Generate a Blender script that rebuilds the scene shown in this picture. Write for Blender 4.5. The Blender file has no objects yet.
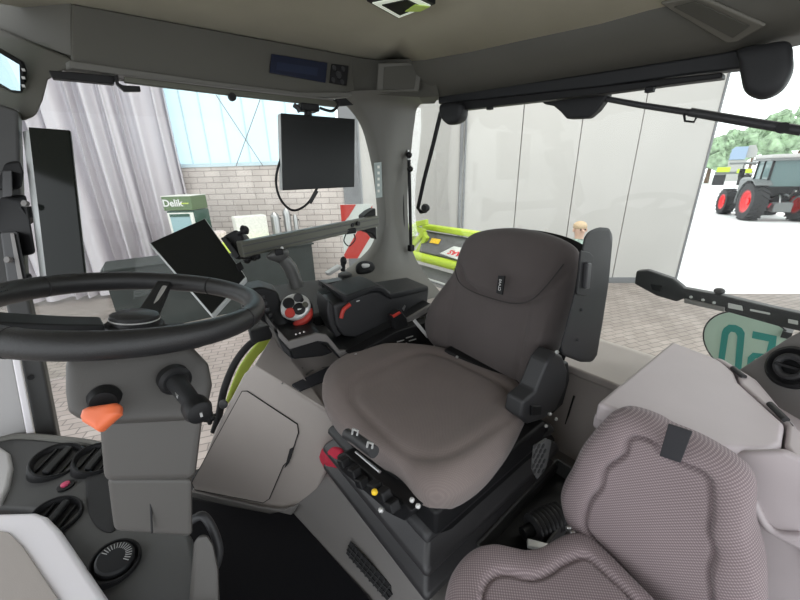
import bpy, bmesh, math, random
from mathutils import Vector as V, Matrix, Quaternion, noise
from math import radians as R, sin, cos, pi, sqrt
random.seed(7)
SC = bpy.context.scene
COL = SC.collection

# ------------------------------------------------------------------ camera
F = 345.0; PITCH = R(20); ROLL = R(1.5); YAW = R(38.5)
CAM = V((0, 0, 1.05))
HD = V((cos(YAW), -sin(YAW), 0)); RT0 = V((-sin(YAW), -cos(YAW), 0))
FW = HD*cos(PITCH) + V((0, 0, -sin(PITCH)))
UP0 = RT0.cross(FW)
RT = RT0*cos(ROLL) - UP0*sin(ROLL)
UP = RT0*sin(ROLL) + UP0*cos(ROLL)
cam = bpy.data.cameras.new('camera'); camo = bpy.data.objects.new('camera', cam); COL.objects.link(camo)
cam.sensor_width = 36; cam.lens = F/800*36; cam.clip_start = .02; cam.clip_end = 400
M = Matrix((RT, UP, -FW)).transposed().to_4x4(); M.translation = CAM
camo.matrix_world = M
SC.camera = camo
SC.view_settings.view_transform = 'Standard'; SC.view_settings.look = 'None'
SC.view_settings.exposure = 0; SC.view_settings.gamma = 1; SC.view_settings.use_curve_mapping = False

def ray(px, py): return FW + RT*((px-400)/F) - UP*((py-300)/F)
def at(px, py, x=None, y=None, z=None, d=None, pl=None):
    """point of the sight line of a survey pixel on a plane of the place"""
    v = ray(px, py)
    if x is not None: t = (x-CAM.x)/v.x
    elif y is not None: t = (y-CAM.y)/v.y
    elif z is not None: t = (z-CAM.z)/v.z
    elif pl is not None: t = (pl[0]-CAM).dot(pl[1])/v.dot(pl[1])
    else: t = d
    return CAM + v*t
def ats(pts, **k): return [at(a, b, **k) for a, b in pts]

# ------------------------------------------------------------------ materials
def mat(name, col, rough=.6, metal=0., bump=0., bscale=200., var=0., vscale=6., spec=.5, coat=0., emit=None, estr=1.):
    m = bpy.data.materials.new(name); m.use_nodes = True
    nt = m.node_tree; N = nt.nodes; L = nt.links; b = N['Principled BSDF']
    b.inputs['Base Color'].default_value = (*col, 1); b.inputs['Roughness'].default_value = rough
    b.inputs['Metallic'].default_value = metal; b.inputs['Specular IOR Level'].default_value = spec
    b.inputs['Coat Weight'].default_value = coat
    tc = N.new('ShaderNodeTexCoord')
    if var > 0:
        n = N.new('ShaderNodeTexNoise'); n.inputs['Scale'].default_value = vscale; n.inputs['Detail'].default_value = 4
        L.new(tc.outputs['Object'], n.inputs['Vector'])
        r = N.new('ShaderNodeMapRange'); r.inputs['From Min'].default_value = .3; r.inputs['From Max'].default_value = .7
        r.inputs['To Min'].default_value = 1-var; r.inputs['To Max'].default_value = 1+var
        L.new(n.outputs['Fac'], r.inputs['Value'])
        mx = N.new('ShaderNodeVectorMath'); mx.operation = 'SCALE'; mx.inputs[0].default_value = col
        L.new(r.outputs['Result'], mx.inputs['Scale']); L.new(mx.outputs['Vector'], b.inputs['Base Color'])
    if bump > 0:
        n = N.new('ShaderNodeTexNoise'); n.inputs['Scale'].default_value = bscale; n.inputs['Detail'].default_value = 3
        L.new(tc.outputs['Object'], n.inputs['Vector'])
        bp = N.new('ShaderNodeBump'); bp.inputs['Strength'].default_value = bump; bp.inputs['Distance'].default_value = .002
        L.new(n.outputs['Fac'], bp.inputs['Height']); L.new(bp.outputs['Normal'], b.inputs['Normal'])
    if emit:
        b.inputs['Emission Color'].default_value = (*emit, 1); b.inputs['Emission Strength'].default_value = estr
    return m

def fabric(name, ca, cb, k, a1, a2, mixn=.25):
    """woven cloth: a staggered grid of light dots on a darker ground, along two object axes"""
    m = bpy.data.materials.new(name); m.use_nodes = True
    nt = m.node_tree; N = nt.nodes; L = nt.links; b = N['Principled BSDF']
    b.inputs['Roughness'].default_value = .95; b.inputs['Specular IOR Level'].default_value = .15
    b.inputs['Sheen Weight'].default_value = .15
    tc = N.new('ShaderNodeTexCoord')
    def dotv(v):
        d = N.new('ShaderNodeVectorMath'); d.operation = 'DOT_PRODUCT'; L.new(tc.outputs['Object'], d.inputs[0])
        d.inputs[1].default_value = v; return d.outputs['Value']
    def mth(op, a, bb=None):
        n = N.new('ShaderNodeMath'); n.operation = op
        for i, q in enumerate((a, bb)):
            if q is None: continue
            if isinstance(q, (int, float)): n.inputs[i].default_value = q
            else: L.new(q, n.inputs[i])
        return n.outputs[0]
    s1 = mth('SINE', mth('MULTIPLY', dotv(a1), k)); s2 = mth('SINE', mth('MULTIPLY', dotv(a2), k))
    h = mth('ADD', mth('MULTIPLY', mth('MULTIPLY', s1, s2), .5), .5)
    n = N.new('ShaderNodeTexNoise'); n.inputs['Scale'].default_value = 9; n.inputs['Detail'].default_value = 5
    L.new(tc.outputs['Object'], n.inputs['Vector'])
    f = mth('ADD', mth('MULTIPLY', mth('POWER', h, 2.0), 1-mixn), mth('MULTIPLY', n.outputs['Fac'], mixn))
    mx = N.new('ShaderNodeMix'); mx.data_type = 'RGBA'
    mx.inputs['A'].default_value = (*ca, 1); mx.inputs['B'].default_value = (*cb, 1)
    L.new(f, mx.inputs['Factor']); L.new(mx.outputs['Result'], b.inputs['Base Color'])
    bp = N.new('ShaderNodeBump'); bp.inputs['Strength'].default_value = .35; bp.inputs['Distance'].default_value = .001
    L.new(h, bp.inputs['Height']); L.new(bp.outputs['Normal'], b.inputs['Normal'])
    return m

def brickmat(name, c1, c2, mortar, bw, bh, msize, mode, rough=.85, ang=0., var=.2):
    """mode 'wall': u along the object's local X, v along Z; 'floor': u, v = X, Y"""
    m = bpy.data.materials.new(name); m.use_nodes = True
    nt = m.node_tree; N = nt.nodes; L = nt.links; b = N['Principled BSDF']
    b.inputs['Roughness'].default_value = rough; b.inputs['Specular IOR Level'].default_value = .3
    tc = N.new('ShaderNodeTexCoord'); mp = N.new('ShaderNodeMapping')
    L.new(tc.outputs['Object'], mp.inputs['Vector'])
    if mode == 'wall': mp.inputs['Rotation'].default_value = (R(-90), 0, 0)
    else: mp.inputs['Rotation'].default_value = (0, 0, ang)
    t = N.new('ShaderNodeTexBrick'); L.new(mp.outputs['Vector'], t.inputs['Vector'])
    t.inputs['Scale'].default_value = 1; t.inputs['Brick Width'].default_value = bw; t.inputs['Row Height'].default_value = bh
    t.inputs['Mortar Size'].default_value = msize; t.inputs['Mortar Smooth'].default_value = .3
    t.inputs['Color1'].default_value = (*c1, 1); t.inputs['Color2'].default_value = (*c2, 1); t.inputs['Mortar'].default_value = (*mortar, 1)
    n = N.new('ShaderNodeTexNoise'); n.inputs['Scale'].default_value = 2.5; n.inputs['Detail'].default_value = 6
    L.new(tc.outputs['Object'], n.inputs['Vector'])
    r = N.new('ShaderNodeMapRange'); r.inputs['From Min'].default_value = .3; r.inputs['From Max'].default_value = .7
    r.inputs['To Min'].default_value = 1-var; r.inputs['To Max'].default_value = 1+var*.5
    L.new(n.outputs['Fac'], r.inputs['Value'])
    mx = N.new('ShaderNodeVectorMath'); mx.operation = 'SCALE'
    L.new(t.outputs['Color'], mx.inputs[0]); L.new(r.outputs['Result'], mx.inputs['Scale'])
    L.new(mx.outputs['Vector'], b.inputs['Base Color'])
    bp = N.new('ShaderNodeBump'); bp.inputs['Strength'].default_value = .4; bp.inputs['Distance'].default_value = .01; bp.invert = True
    L.new(t.outputs['Fac'], bp.inputs['Height']); L.new(bp.outputs['Normal'], b.inputs['Normal'])
    return m

def glassmat(name, tint, refl=.6, rough=0.):
    m = bpy.data.materials.new(name); m.use_nodes = True
    nt = m.node_tree; N = nt.nodes; L = nt.links
    for n in list(N):
        if n.type != 'OUTPUT_MATERIAL': N.remove(n)
    o = [n for n in N if n.type == 'OUTPUT_MATERIAL'][0]
    t = N.new('ShaderNodeBsdfTransparent'); t.inputs['Color'].default_value = (*tint, 1)
    g = N.new('ShaderNodeBsdfGlossy'); g.inputs['Roughness'].default_value = rough
    fr = N.new('ShaderNodeFresnel'); fr.inputs['IOR'].default_value = 1.45
    ml = N.new('ShaderNodeMath'); ml.operation = 'MULTIPLY'; ml.inputs[1].default_value = refl
    L.new(fr.outputs[0], ml.inputs[0])
    mx = N.new('ShaderNodeMixShader'); L.new(ml.outputs[0], mx.inputs[0]); L.new(t.outputs[0], mx.inputs[1]); L.new(g.outputs[0], mx.inputs[2])
    L.new(mx.outputs[0], o.inputs['Surface'])
    return m

def translucent(name, col, w=.6):
    m = bpy.data.materials.new(name); m.use_nodes = True
    nt = m.node_tree; N = nt.nodes; L = nt.links
    b = N['Principled BSDF']; b.inputs['Base Color'].default_value = (*col, 1); b.inputs['Roughness'].default_value = .7
    o = [n for n in N if n.type == 'OUTPUT_MATERIAL'][0]
    t = N.new('ShaderNodeBsdfTranslucent'); t.inputs['Color'].default_value = (*col, 1)
    mx = N.new('ShaderNodeMixShader'); mx.inputs[0].default_value = w
    L.new(b.outputs[0], mx.inputs[1]); L.new(t.outputs[0], mx.inputs[2]); L.new(mx.outputs[0], o.inputs['Surface'])
    return m

K = {}
K['head'] = mat('headliner_cloth', (.38, .36, .28), .9, bump=.25, bscale=500, var=.05)
K['trimdark'] = mat('dark_olive_plastic', (.075, .072, .060), .62, bump=.15, bscale=600, var=.04)
K['pillar'] = mat('pillar_plastic', (.115, .112, .10), .55, bump=.12, bscale=600)
K['grey'] = mat('warm_grey_plastic', (.36, .322, .30), .55, bump=.15, bscale=700, var=.03)
K['column'] = mat('column_plastic', (.06, .056, .052), .5, bump=.12, bscale=700)
K['midgrey'] = mat('mid_grey_plastic', (.17, .16, .155), .5, bump=.12, bscale=700)
K['light'] = mat('light_mauve_grey_plastic', (.45, .40, .41), .45, bump=.1, bscale=700, var=.04)
K['white'] = mat('pale_painted_trim', (.78, .75, .78), .4)
K['paleside'] = mat('pale_grey_panel', (.40, .39, .39), .5)
K['dash'] = mat('dash_plastic', (.06, .06, .06), .5, spec=.35, bump=.1, bscale=600)
K['black'] = mat('black_plastic', (.010, .010, .011), .5, spec=.25, bump=.08, bscale=500)
K['blackm'] = mat('matt_black_rubber', (.012, .012, .013), .8)
K['softblk'] = mat('soft_black_pad', (.016, .0165, .018), .55, spec=.3, bump=.1, bscale=500)
K['rubber'] = mat('mat_rubber', (.006, .006, .008), .9, spec=.2, bump=.3, bscale=150)
K['leather'] = mat('wheel_leather', (.017, .017, .018), .42, bump=.25, bscale=450)
K['screen'] = mat('screen_glass', (.008, .010, .009), .1, spec=.2)
K['screenmatt'] = mat('matt_screen', (.009, .010, .010), .3, spec=.25)
K['alu'] = mat('aluminium', (.09, .09, .072), .42, metal=.3)
K['silver'] = mat('silver_plastic', (.55, .55, .54), .35, metal=.3)
K['edge'] = mat('pale_monitor_edge', (.5, .52, .52), .5)
K['steel'] = mat('steel', (.45, .45, .45), .3, metal=.9)
K['orange'] = mat('orange_plastic', (.75, .16, .06), .45, bump=.05)
K['red'] = mat('red_plastic', (.45, .035, .025), .5)
K['redcloth'] = mat('red_cloth', (.55, .025, .06), .9, var=.15, vscale=20)
K['lime'] = mat('lime_paint', (.50, .66, .035), .4)
K['lime2'] = mat('lime_paint_pale', (.62, .76, .12), .45)
K['charcoal'] = mat('charcoal_shell', (.034, .034, .036), .45, spec=.35, bump=.1)
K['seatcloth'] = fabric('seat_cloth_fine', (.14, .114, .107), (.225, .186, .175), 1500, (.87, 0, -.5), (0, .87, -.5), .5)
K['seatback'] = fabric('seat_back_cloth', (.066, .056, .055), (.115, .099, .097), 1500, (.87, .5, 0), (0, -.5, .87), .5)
K['passcloth'] = fabric('woven_honeycomb_cloth', (.145, .113, .119), (.40, .325, .336), 1150, (.87, 0, -.5), (0, .87, -.5), .15)
K['passback'] = fabric('woven_honeycomb_cloth_upright', (.145, .113, .119), (.40, .325, .336), 1150, (.87, .5, 0), (0, -.5, .87), .15)
K['piping'] = mat('seam_thread', (.03, .027, .027), .9)
K['webbing'] = mat('black_webbing', (.02, .02, .024), .7, bump=.4, bscale=300)
K['glass'] = glassmat('window_glass', (.97, .985, .97), .35)
K['brick'] = brickmat('whitewashed_block', (.54, .485, .46), (.62, .56, .53), (.33, .295, .28), .36, .12, .009, 'wall', var=.12)
K['paver'] = brickmat('concrete_paver', (.30, .262, .24), (.35, .31, .285), (.18, .16, .15), .2, .1, .007, 'floor', ang=.4, var=.18)
K['yard'] = mat('yard_concrete', (.85, .85, .84), .9, var=.06, vscale=.6)
K['gate'] = mat('gate_panel', (.47, .46, .445), .6, var=.03, vscale=1.2)
K['gatetrim'] = mat('gate_post', (.17, .175, .185), .5)
K['frost'] = translucent('frosted_pane', (.80, .92, .97), .7)
K['curtain'] = translucent('curtain_sheet', (.62, .585, .62), .12)
K['whitebox'] = mat('white_card', (.75, .75, .70), .7, var=.1, vscale=30)
K['cooler'] = mat('cooler_green', (.035, .095, .07), .4)
K['coolertop'] = mat('cooler_sign_green', (.10, .16, .07), .45)
K['counter'] = mat('dark_counter_cloth', (.028, .033, .032), .8, var=.15, vscale=3)
K['leaf'] = mat('leaf', (.31, .43, .27), .8, var=.5, vscale=1.2)
K['bark'] = mat('bark', (.15, .1, .07), .9)
K['tyre'] = mat('tyre_rubber', (.03, .03, .032), .8, var=.2, vscale=8)
K['rim'] = mat('red_rim', (.80, .025, .03), .4)
K['tracgrey'] = mat('tractor_grey', (.16, .17, .17), .4)
K['skin'] = mat('skin', (.62, .42, .33), .6)
K['hair'] = mat('fair_hair', (.55, .42, .28), .8, var=.2, vscale=60)
K['shirt'] = mat('checked_shirt', (.30, .38, .34), .9, var=.5, vscale=25)
K['jeans'] = mat('dark_trousers', (.05, .06, .09), .9)
K['teal'] = mat('teal_print', (.03, .26, .23), .6)
K['disc'] = translucent('pale_green_sign', (.55, .66, .58), .35)
K['ink'] = mat('white_print', (.7, .7, .7), .6)
K['greyink'] = mat('grey_print', (.33, .33, .33), .6)
K['redink'] = mat('red_print', (.65, .02, .03), .5)
K['yellow'] = mat('yellow_sticker', (.85, .55, .02), .5)
K['signred'] = mat('reflective_red', (.50, .04, .03), .4)
K['signwhite'] = mat('reflective_white', (.62, .65, .62), .4)
K['grille'] = mat('dark_grille_cloth', (.055, .053, .043), .8)
K['bandlight'] = mat('olive_band_plastic', (.105, .10, .082), .6)
K['levergrey'] = mat('lever_grey', (.06, .06, .058), .35)
K['bellow'] = mat('folded_shell_grey', (.034, .033, .035), .38, bump=.1)
K['mirror'] = mat('mirror_glass', (.45, .58, .66), .03, metal=1.)
K['radio'] = mat('radio_display', (.010, .014, .032), .2)
K['lamp'] = mat('lamp_lens', (.75, .78, .72), .3, emit=(.9, 1, .8), estr=.35)
K['greenglint'] = mat('green_reflection', (.55, .75, .15), .25)  # colour of the painted green reflection on the ceiling lamp
K['asphalt'] = mat('deck_dark', (.10, .10, .105), .7, var=.2, vscale=12)
K['pinksoil'] = mat('red_frame', (.6, .05, .08), .5)
K['blueth'] = mat('blue_grey_paint', (.35, .45, .62), .6)

# ------------------------------------------------------------------ mesh building
def frame_of(n, up=V((0, 0, 1))):
    n = V(n).normalized()
    if abs(n.dot(up)) > .98: up = V((0, 1, 0))
    u = up.cross(n).normalized(); v = n.cross(u)
    return u, v, n
class MB:
    def __init__(s): s.bm = bmesh.new()
    def poly_prism(s, pts, vec):
        pts = [V(p) for p in pts]; vec = V(vec)
        a = [s.bm.verts.new(p) for p in pts]; b = [s.bm.verts.new(p+vec) for p in pts]
        n = len(pts)
        s.bm.faces.new(a); s.bm.faces.new(b[::-1])
        for i in range(n): s.bm.faces.new((a[i], b[i], b[(i+1) % n], a[(i+1) % n]))
        return s
    def box(s, c, size, rot=None):
        c = V(c); rot = rot or Matrix.Identity(3); h = V(size)/2
        vs = [s.bm.verts.new(c + rot @ V((x*h.x, y*h.y, z*h.z))) for x in (-1, 1) for y in (-1, 1) for z in (-1, 1)]
        for f in ((0, 1, 3, 2), (4, 6, 7, 5), (0, 4, 5, 1), (2, 3, 7, 6), (0, 2, 6, 4), (1, 5, 7, 3)):
            s.bm.faces.new([vs[i] for i in f])
        return s
    def span(s, a, b, w, h, up=V((0, 0, 1))):
        """rectangular bar between two points"""
        a = V(a); b = V(b); x = (b-a); l = x.length; x.normalize()
        y = up.cross(x).normalized(); z = x.cross(y)
        return s.box((a+b)/2, (l, w, h), Matrix((x, y, z)).transposed())
    def rings(s, rs, closed=False, caps=True):
        vr = [[s.bm.verts.new(p) for p in r] for r in rs]; n = len(vr[0]); m = len(vr)
        for i in range(m if closed else m-1):
            A = vr[i]; B = vr[(i+1) % m]
            for j in range(n): s.bm.faces.new((A[j], A[(j+1) % n], B[(j+1) % n], B[j]))
        if caps and not closed:
            s.bm.faces.new(vr[0][::-1]); s.bm.faces.new(vr[-1])
        return s
    def lathe(s, prof, o, axis, seg=28, closed=False):
        u, v, n = frame_of(axis); o = V(o)
        return s.rings([[o + n*h + (u*cos(2*pi*k/seg) + v*sin(2*pi*k/seg))*max(r, 1e-4) for k in range(seg)] for r, h in prof], closed)
    def cyl(s, a, b, r, r2=None, seg=16):
        a = V(a); b = V(b); return s.lathe([(r, 0), (r if r2 is None else r2, (b-a).length)], a, b-a, seg)
    def tube(s, pts, r, seg=10, closed=False, smooth=0):
        pts = [V(p) for p in pts]
        if smooth: pts = catmull(pts, smooth, closed)
        n = len(pts); rs = []
        rad = r if callable(r) else (lambda t: r)
        t0 = (pts[1]-pts[0]).normalized(); u, v, _ = frame_of(t0)
        for i, p in enumerate(pts):
            if closed: t = (pts[(i+1) % n]-pts[i-1]).normalized()
            else: t = (pts[min(i+1, n-1)]-pts[max(i-1, 0)]).normalized()
            u = (u - t*u.dot(t)).normalized(); v = t.cross(u)
            q = rad(i/(n-1))
            rs.append([p + (u*cos(2*pi*k/seg)+v*sin(2*pi*k/seg))*q for k in range(seg)])
        return s.rings(rs, closed)
    def torus(s, c, n, R_, r, seg=96, rs=16, sc=1.):
        u, v, n = frame_of(n); c = V(c)
        return s.rings([[c + (u*cos(a)+v*sin(a))*(R_+r*cos(b)) + n*(r*sc*sin(b)) for b in [2*pi*k/rs for k in range(rs)]]
                        for a in [2*pi*i/seg for i in range(seg)]], closed=True)
    def sphere(s, c, r, sub=2, scale=(1, 1, 1), rot=None):
        m = Matrix.Translation(V(c)) @ (rot.to_4x4() if rot else Matrix.Identity(4)) @ Matrix.Diagonal((r*scale[0], r*scale[1], r*scale[2], 1))
        bmesh.ops.create_icosphere(s.bm, subdivisions=sub, radius=1, matrix=m); return s
    def cushion(s, pts, N, T, Tb, n=110, rings=22, p=6., q=2., disp=None, smooth=True):
        """upholstered slab from its outline: T in front of the outline plane along N, Tb behind it"""
        o = [V(a) for a in pts]; N = V(N).normalized()
        if smooth: o = catmull(o, 12, True)
        o = resample(o, n); c = sum(o, V())/n
        ts = [1-(1-i/rings)**1.8 for i in range(1, rings+1)]
        cen = s.bm.verts.new(c + N*(T + (disp(c) if disp else 0)))
        prev = None; front = []
        for t in ts:
            e = (1-t**p)**(1/q) if t < 1 else 0
            ring = []
            for a in o:
                x = c+(a-c)*t
                h = T*e + (disp(x)*min(1, e*1.3) if disp else 0)
                ring.append(s.bm.verts.new(x+N*h))
            front.append(ring)
        for j in range(n): s.bm.faces.new((cen, front[0][j], front[0][(j+1) % n]))
        for A, B in zip(front, front[1:]):
            for j in range(n): s.bm.faces.new((A[j], B[j], B[(j+1) % n], A[(j+1) % n]))
        A = front[-1]
        for t in (.985, .95, .88):
            e = (1-t**p)**(1/q)
            B = [s.bm.verts.new(c+(a-c)*t-N*(Tb*min(1, e*1.2))) for a in o]
            for j in range(n): s.bm.faces.new((A[j], B[j], B[(j+1) % n], A[(j+1) % n]))
            A = B
        s.bm.faces.new(A)
        return s
def catmull(pts, k, closed=False):
    n = len(pts); out = []
    for i in range(n if closed else n-1):
        if closed: a, b, c, d = pts[i-1], pts[i], pts[(i+1) % n], pts[(i+2) % n]
        else: a, b, c, d = pts[max(i-1, 0)], pts[i], pts[i+1], pts[min(i+2, n-1)]
        for j in range(k):
            t = j/k
            out.append(.5*((2*b)+(c-a)*t+(2*a-5*b+4*c-d)*t*t+(3*b-a-3*c+d)*t**3))
    if not closed: out.append(pts[-1].copy())
    return out
def resample(pts, n):
    L = [0]; m = len(pts)
    for i in range(m): L.append(L[-1]+(pts[(i+1) % m]-pts[i]).length)
    out = []; j = 0
    for k in range(n):
        d = L[-1]*k/n
        while L[j+1] < d: j += 1
        t = (d-L[j])/max(L[j+1]-L[j], 1e-9)
        out.append(pts[j].lerp(pts[(j+1) % m], t))
    return out

ROOT = {}
def root_origin(o):
    while o.parent: o = o.parent
    return o.location.copy()
def build(mb, name, m, parent=None, bev=0., seg=3, smooth=True, ang=38, origin=None):
    bm = mb.bm
    bmesh.ops.recalc_face_normals(bm, faces=bm.faces)
    if bev > 0:
        es = [e for e in bm.edges if len(e.link_faces) == 2 and e.calc_face_angle(0) > R(28)]
        bmesh.ops.bevel(bm, geom=es, offset=bev, segments=seg, affect='EDGES', profile=.5, clamp_overlap=True)
    me = bpy.data.meshes.new(name)
    if parent is not None: o0 = root_origin(parent)
    elif origin is not None: o0 = V(origin)
    else:
        xs = [v.co for v in bm.verts]
        o0 = V(((min(p.x for p in xs)+max(p.x for p in xs))/2, (min(p.y for p in xs)+max(p.y for p in xs))/2, min(p.z for p in xs)))
    bmesh.ops.translate(bm, verts=bm.verts, vec=-o0)
    bm.to_mesh(me); bm.free()
    me.materials.append(K[m] if isinstance(m, str) else m)
    o = bpy.data.objects.new(name, me); COL.objects.link(o)
    if smooth:
        me.polygons.foreach_set('use_smooth', [True]*len(me.polygons)); me.set_sharp_from_angle(angle=R(ang))
        if bev > 0:
            w = o.modifiers.new('wn', 'WEIGHTED_NORMAL'); w.keep_sharp = True
    if parent is not None: o.parent = parent
    else: o.location = o0
    return o
def tag(o, label=None, cat=None, group=None, kind=None):
    if label: o['label'] = label
    if cat: o['category'] = cat
    if group: o['group'] = group
    if kind: o['kind'] = kind
    return o
def thing(name, label, cat, loc=(0, 0, 0), group=None):
    o = bpy.data.objects.new(name, None); COL.objects.link(o); o.location = V(loc); o.empty_display_size = .05
    return tag(o, label, cat, group)
def struct(mb, name, m, bev=0., **k): return tag(build(mb, name, m, None, bev, **k), kind='structure')
def copy_tree(o, parent=None):
    c = o.copy(); COL.objects.link(c); c.parent = parent
    for ch in list(o.children): copy_tree(ch, c)
    return c
def text(s, name, m, parent, o, xd, yd, size, extr=.0006, align='CENTER', bold=0.):
    """lettering as a mesh lying in the plane of xd, yd"""
    cu = bpy.data.curves.new('t', 'FONT'); cu.body = s; cu.size = size; cu.extrude = extr; cu.align_x = align; cu.align_y = 'CENTER'; cu.offset = bold
    t = bpy.data.objects.new('t', cu); COL.objects.link(t); bpy.context.view_layer.update()
    me = bpy.data.meshes.new_from_object(t.evaluated_get(bpy.context.evaluated_depsgraph_get()))
    bpy.data.objects.remove(t)
    xd = V(xd).normalized(); yd = V(yd); yd = (yd-xd*yd.dot(xd)).normalized(); zd = xd.cross(yd)
    mm = Matrix((xd, yd, zd)).transposed().to_4x4(); mm.translation = V(o)-root_origin(parent)
    me.transform(mm); me.name = name; me.materials.clear(); me.materials.append(K[m])
    ob = bpy.data.objects.new(name, me); COL.objects.link(ob); ob.parent = parent
    return ob
def rotm(axis, a): return Matrix.Rotation(a, 3, V(axis))
X, Y, Z = V((1, 0, 0)), V((0, 1, 0)), V((0, 0, 1))
TOCAM = -FW
GZ = -1.3

# ================================================================== HALL (setting outside the cab)
NN = V((.725, -.689, 0)).normalized(); TT = V((.689, .725, 0)).normalized(); WD = 7.57
def HW(s, z, off=0.): return NN*(WD-off) + TT*s + V((0, 0, z))
WROT = Matrix((TT, NN, Z)).transposed()
def wallbox(s0, s1, z0, z1, o0, o1): # off toward the camera from o0 to o1
    return MB().box(HW((s0+s1)/2, (z0+z1)/2, (o0+o1)/2), (abs(s1-s0), abs(o1-o0), abs(z1-z0)), WROT)
def placed(mb, name, m, c, rot, **k):
    """mesh with its own rotated object frame, for textures that run along it"""
    bm = mb.bm; me = bpy.data.meshes.new(name); bmesh.ops.recalc_face_normals(bm, faces=bm.faces)
    mm = rot.to_4x4(); mm.translation = V(c); bmesh.ops.transform(bm, matrix=mm.inverted(), verts=bm.verts)
    bm.to_mesh(me); bm.free(); me.materials.append(K[m]); o = bpy.data.objects.new(name, me); COL.objects.link(o); o.matrix_world = mm
    return o
# ground: pavers in the hall, pale concrete in the yard behind the wall line
mb = MB(); mb.poly_prism([HW(12, GZ, -.1), HW(-8.5, GZ, -.1), HW(-8.5, GZ, 12), HW(12, GZ, 12)], (0, 0, -.1))
tag(placed(mb, 'floor', 'paver', HW(0, GZ), WROT), kind='structure')
mb = MB(); mb.poly_prism([HW(-60, GZ, -.1), HW(30, GZ, -.1), HW(30, GZ, -90), HW(-60, GZ, -90)], (0, 0, -.1))
mb.poly_prism([HW(-60, GZ, -.1), HW(-60, GZ, 14), HW(-8.5, GZ, 14), HW(-8.5, GZ, -.1)], (0, 0, -.1))
mb.box(HW(-7.0, GZ-.04, .3), (3.3, .8, .09), WROT)
struct(mb, 'ground', 'yard')
# brick wall below the window, frosted window above
mb = wallbox(1.78, 10, GZ, 1.32, 0, -.25)
tag(placed(mb, 'wall_right', 'brick', HW(1.78, GZ), WROT), kind='structure')
struct(wallbox(1.5, 10, 3.9, 4.6, 0, -.25), 'wall_right_upper', 'gate')
win = struct(wallbox(1.9, 9.9, 1.36, 3.9, -.12, -.14), 'window_2', 'frost')
fr = wallbox(1.78, 10, 1.30, 1.37, .02, -.2)
for s in (2.35, 5.5, 8.2): 
    mb2 = wallbox(s, s+.06, 1.36, 3.9, -.05, -.18); me = bpy.data.meshes.new('x'); mb2.bm.to_mesh(me); fr.bm.from_mesh(me); mb2.bm.free()
for s in (2.9, 3.35, 3.8, 4.25, 4.7, 5.1):
    mb2 = wallbox(s, s+.025, 1.36, 3.9, -.1, -.13); me = bpy.data.meshes.new('x'); mb2.bm.to_mesh(me); fr.bm.from_mesh(me); mb2.bm.free()
build(fr, 'window_frame', mat('pale_blue_frame', (.55, .68, .74), .5), win)
mb = MB(); mb.tube([at(216, 95, pl=(HW(0, 0, .12), NN)), at(263, 166, pl=(HW(0, 0, .12), NN))], .008, 8)
tag(build(mb, 'bracing_cable', 'gatetrim'), 'thin dark bracing wire slanting down to the right across the frosted window', 'cable', 'bracing wires on the frosted window')
mb = MB(); mb.tube([at(261, 97, pl=(HW(0, 0, .08), NN)), at(236, 166, pl=(HW(0, 0, .08), NN))], .008, 8)
tag(build(mb, 'bracing_cable', 'gatetrim'), 'thin dark bracing wire slanting down to the left across the frosted window', 'cable', 'bracing wires on the frosted window')
struct(wallbox(1.45, 1.8, GZ, 4.6, .06, -.25), 'trim_1', 'gatetrim', bev=.01)
# sliding gate of pale panels
gate = thing('sliding_gate', 'tall sliding gate of pale grey panels behind the rear window', 'gate', HW(-2, GZ))
edges = [1.42, .42, -.64, -1.8, -2.91, -4.0, -5.3]
for a, b in zip(edges, edges[1:]):
    build(wallbox(a-.008, b+.008, GZ+.12, 4.6, -.02, -.1), 'panel', 'gate', gate, bev=.006, seg=2)
build(wallbox(1.42, -5.3, GZ+.02, 4.6, -.07, -.095), 'backing_sheet', 'gatetrim', gate)
build(wallbox(1.42, -5.3, GZ, GZ+.12, 0, -.12), 'bottom_rail', 'gatetrim', gate, bev=.008)
build(wallbox(-.61, -.67, GZ+.1, 4.6, .03, -.03), 'post', 'gatetrim', gate, bev=.01)
build(wallbox(-.70, -.735, GZ+.1, 4.6, .03, -.03), 'post', 'gatetrim', gate, bev=.01)
build(wallbox(-5.29, -5.33, GZ+.02, 4.6, .0, -.12), 'end_seal', 'gatetrim', gate, bev=.01)
struct(wallbox(10, -5.3, 4.6, 6.2, 0, -.3), 'wall_rear_upper', 'gate')
mb = MB(); mb.poly_prism([HW(10, 6.0, -.3), HW(-8.4, 6.0, -.3), HW(-8.4, 6.0, 7.0), HW(10, 6.0, 7.0)], (0, 0, .15))
struct(mb, 'ceiling_hall', 'gate')

# curtain of white sheet hanging on the left
cp = [HW(5.2, 0, .12), at(150, 200, d=7.3), at(110, 200, d=7.0), at(60, 200, d=6.7), at(0, 200, d=6.4), at(-80, 200, d=6.2)]
cp = [V((p.x, p.y, 0)) for p in cp]
path = catmull(cp, 60); 
mb = MB(); rows = []
ph = 0.
offs = []
for i, p in enumerate(path):
    ph += .28 + .22*noise.noise(V((i*.045, 3, 0))) + .16*sin(i*.11)
    offs.append(ph)
for zi in range(9):
    zz = -1.22 + 5.6*zi/8; row = []
    for i, p in enumerate(path):
        t = (path[min(i+1, len(path)-1)]-path[max(i-1, 0)]).normalized(); n = V((-t.y, t.x, 0))
        a = (.15 + .08*noise.noise(V((i*.03, 0, 1.7))))*(1-.25*zi/8)
        h = sin(offs[i])*a + .035*sin(offs[i]*2.3+zi*.12) + .08*noise.noise(V((i*.02, zi*.3, 0)))
        row.append(mb.bm.verts.new(p+n*h+V((0, 0, zz))+t*(.03*sin(offs[i]*.7+zi*.3))))
    rows.append(row)
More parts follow.
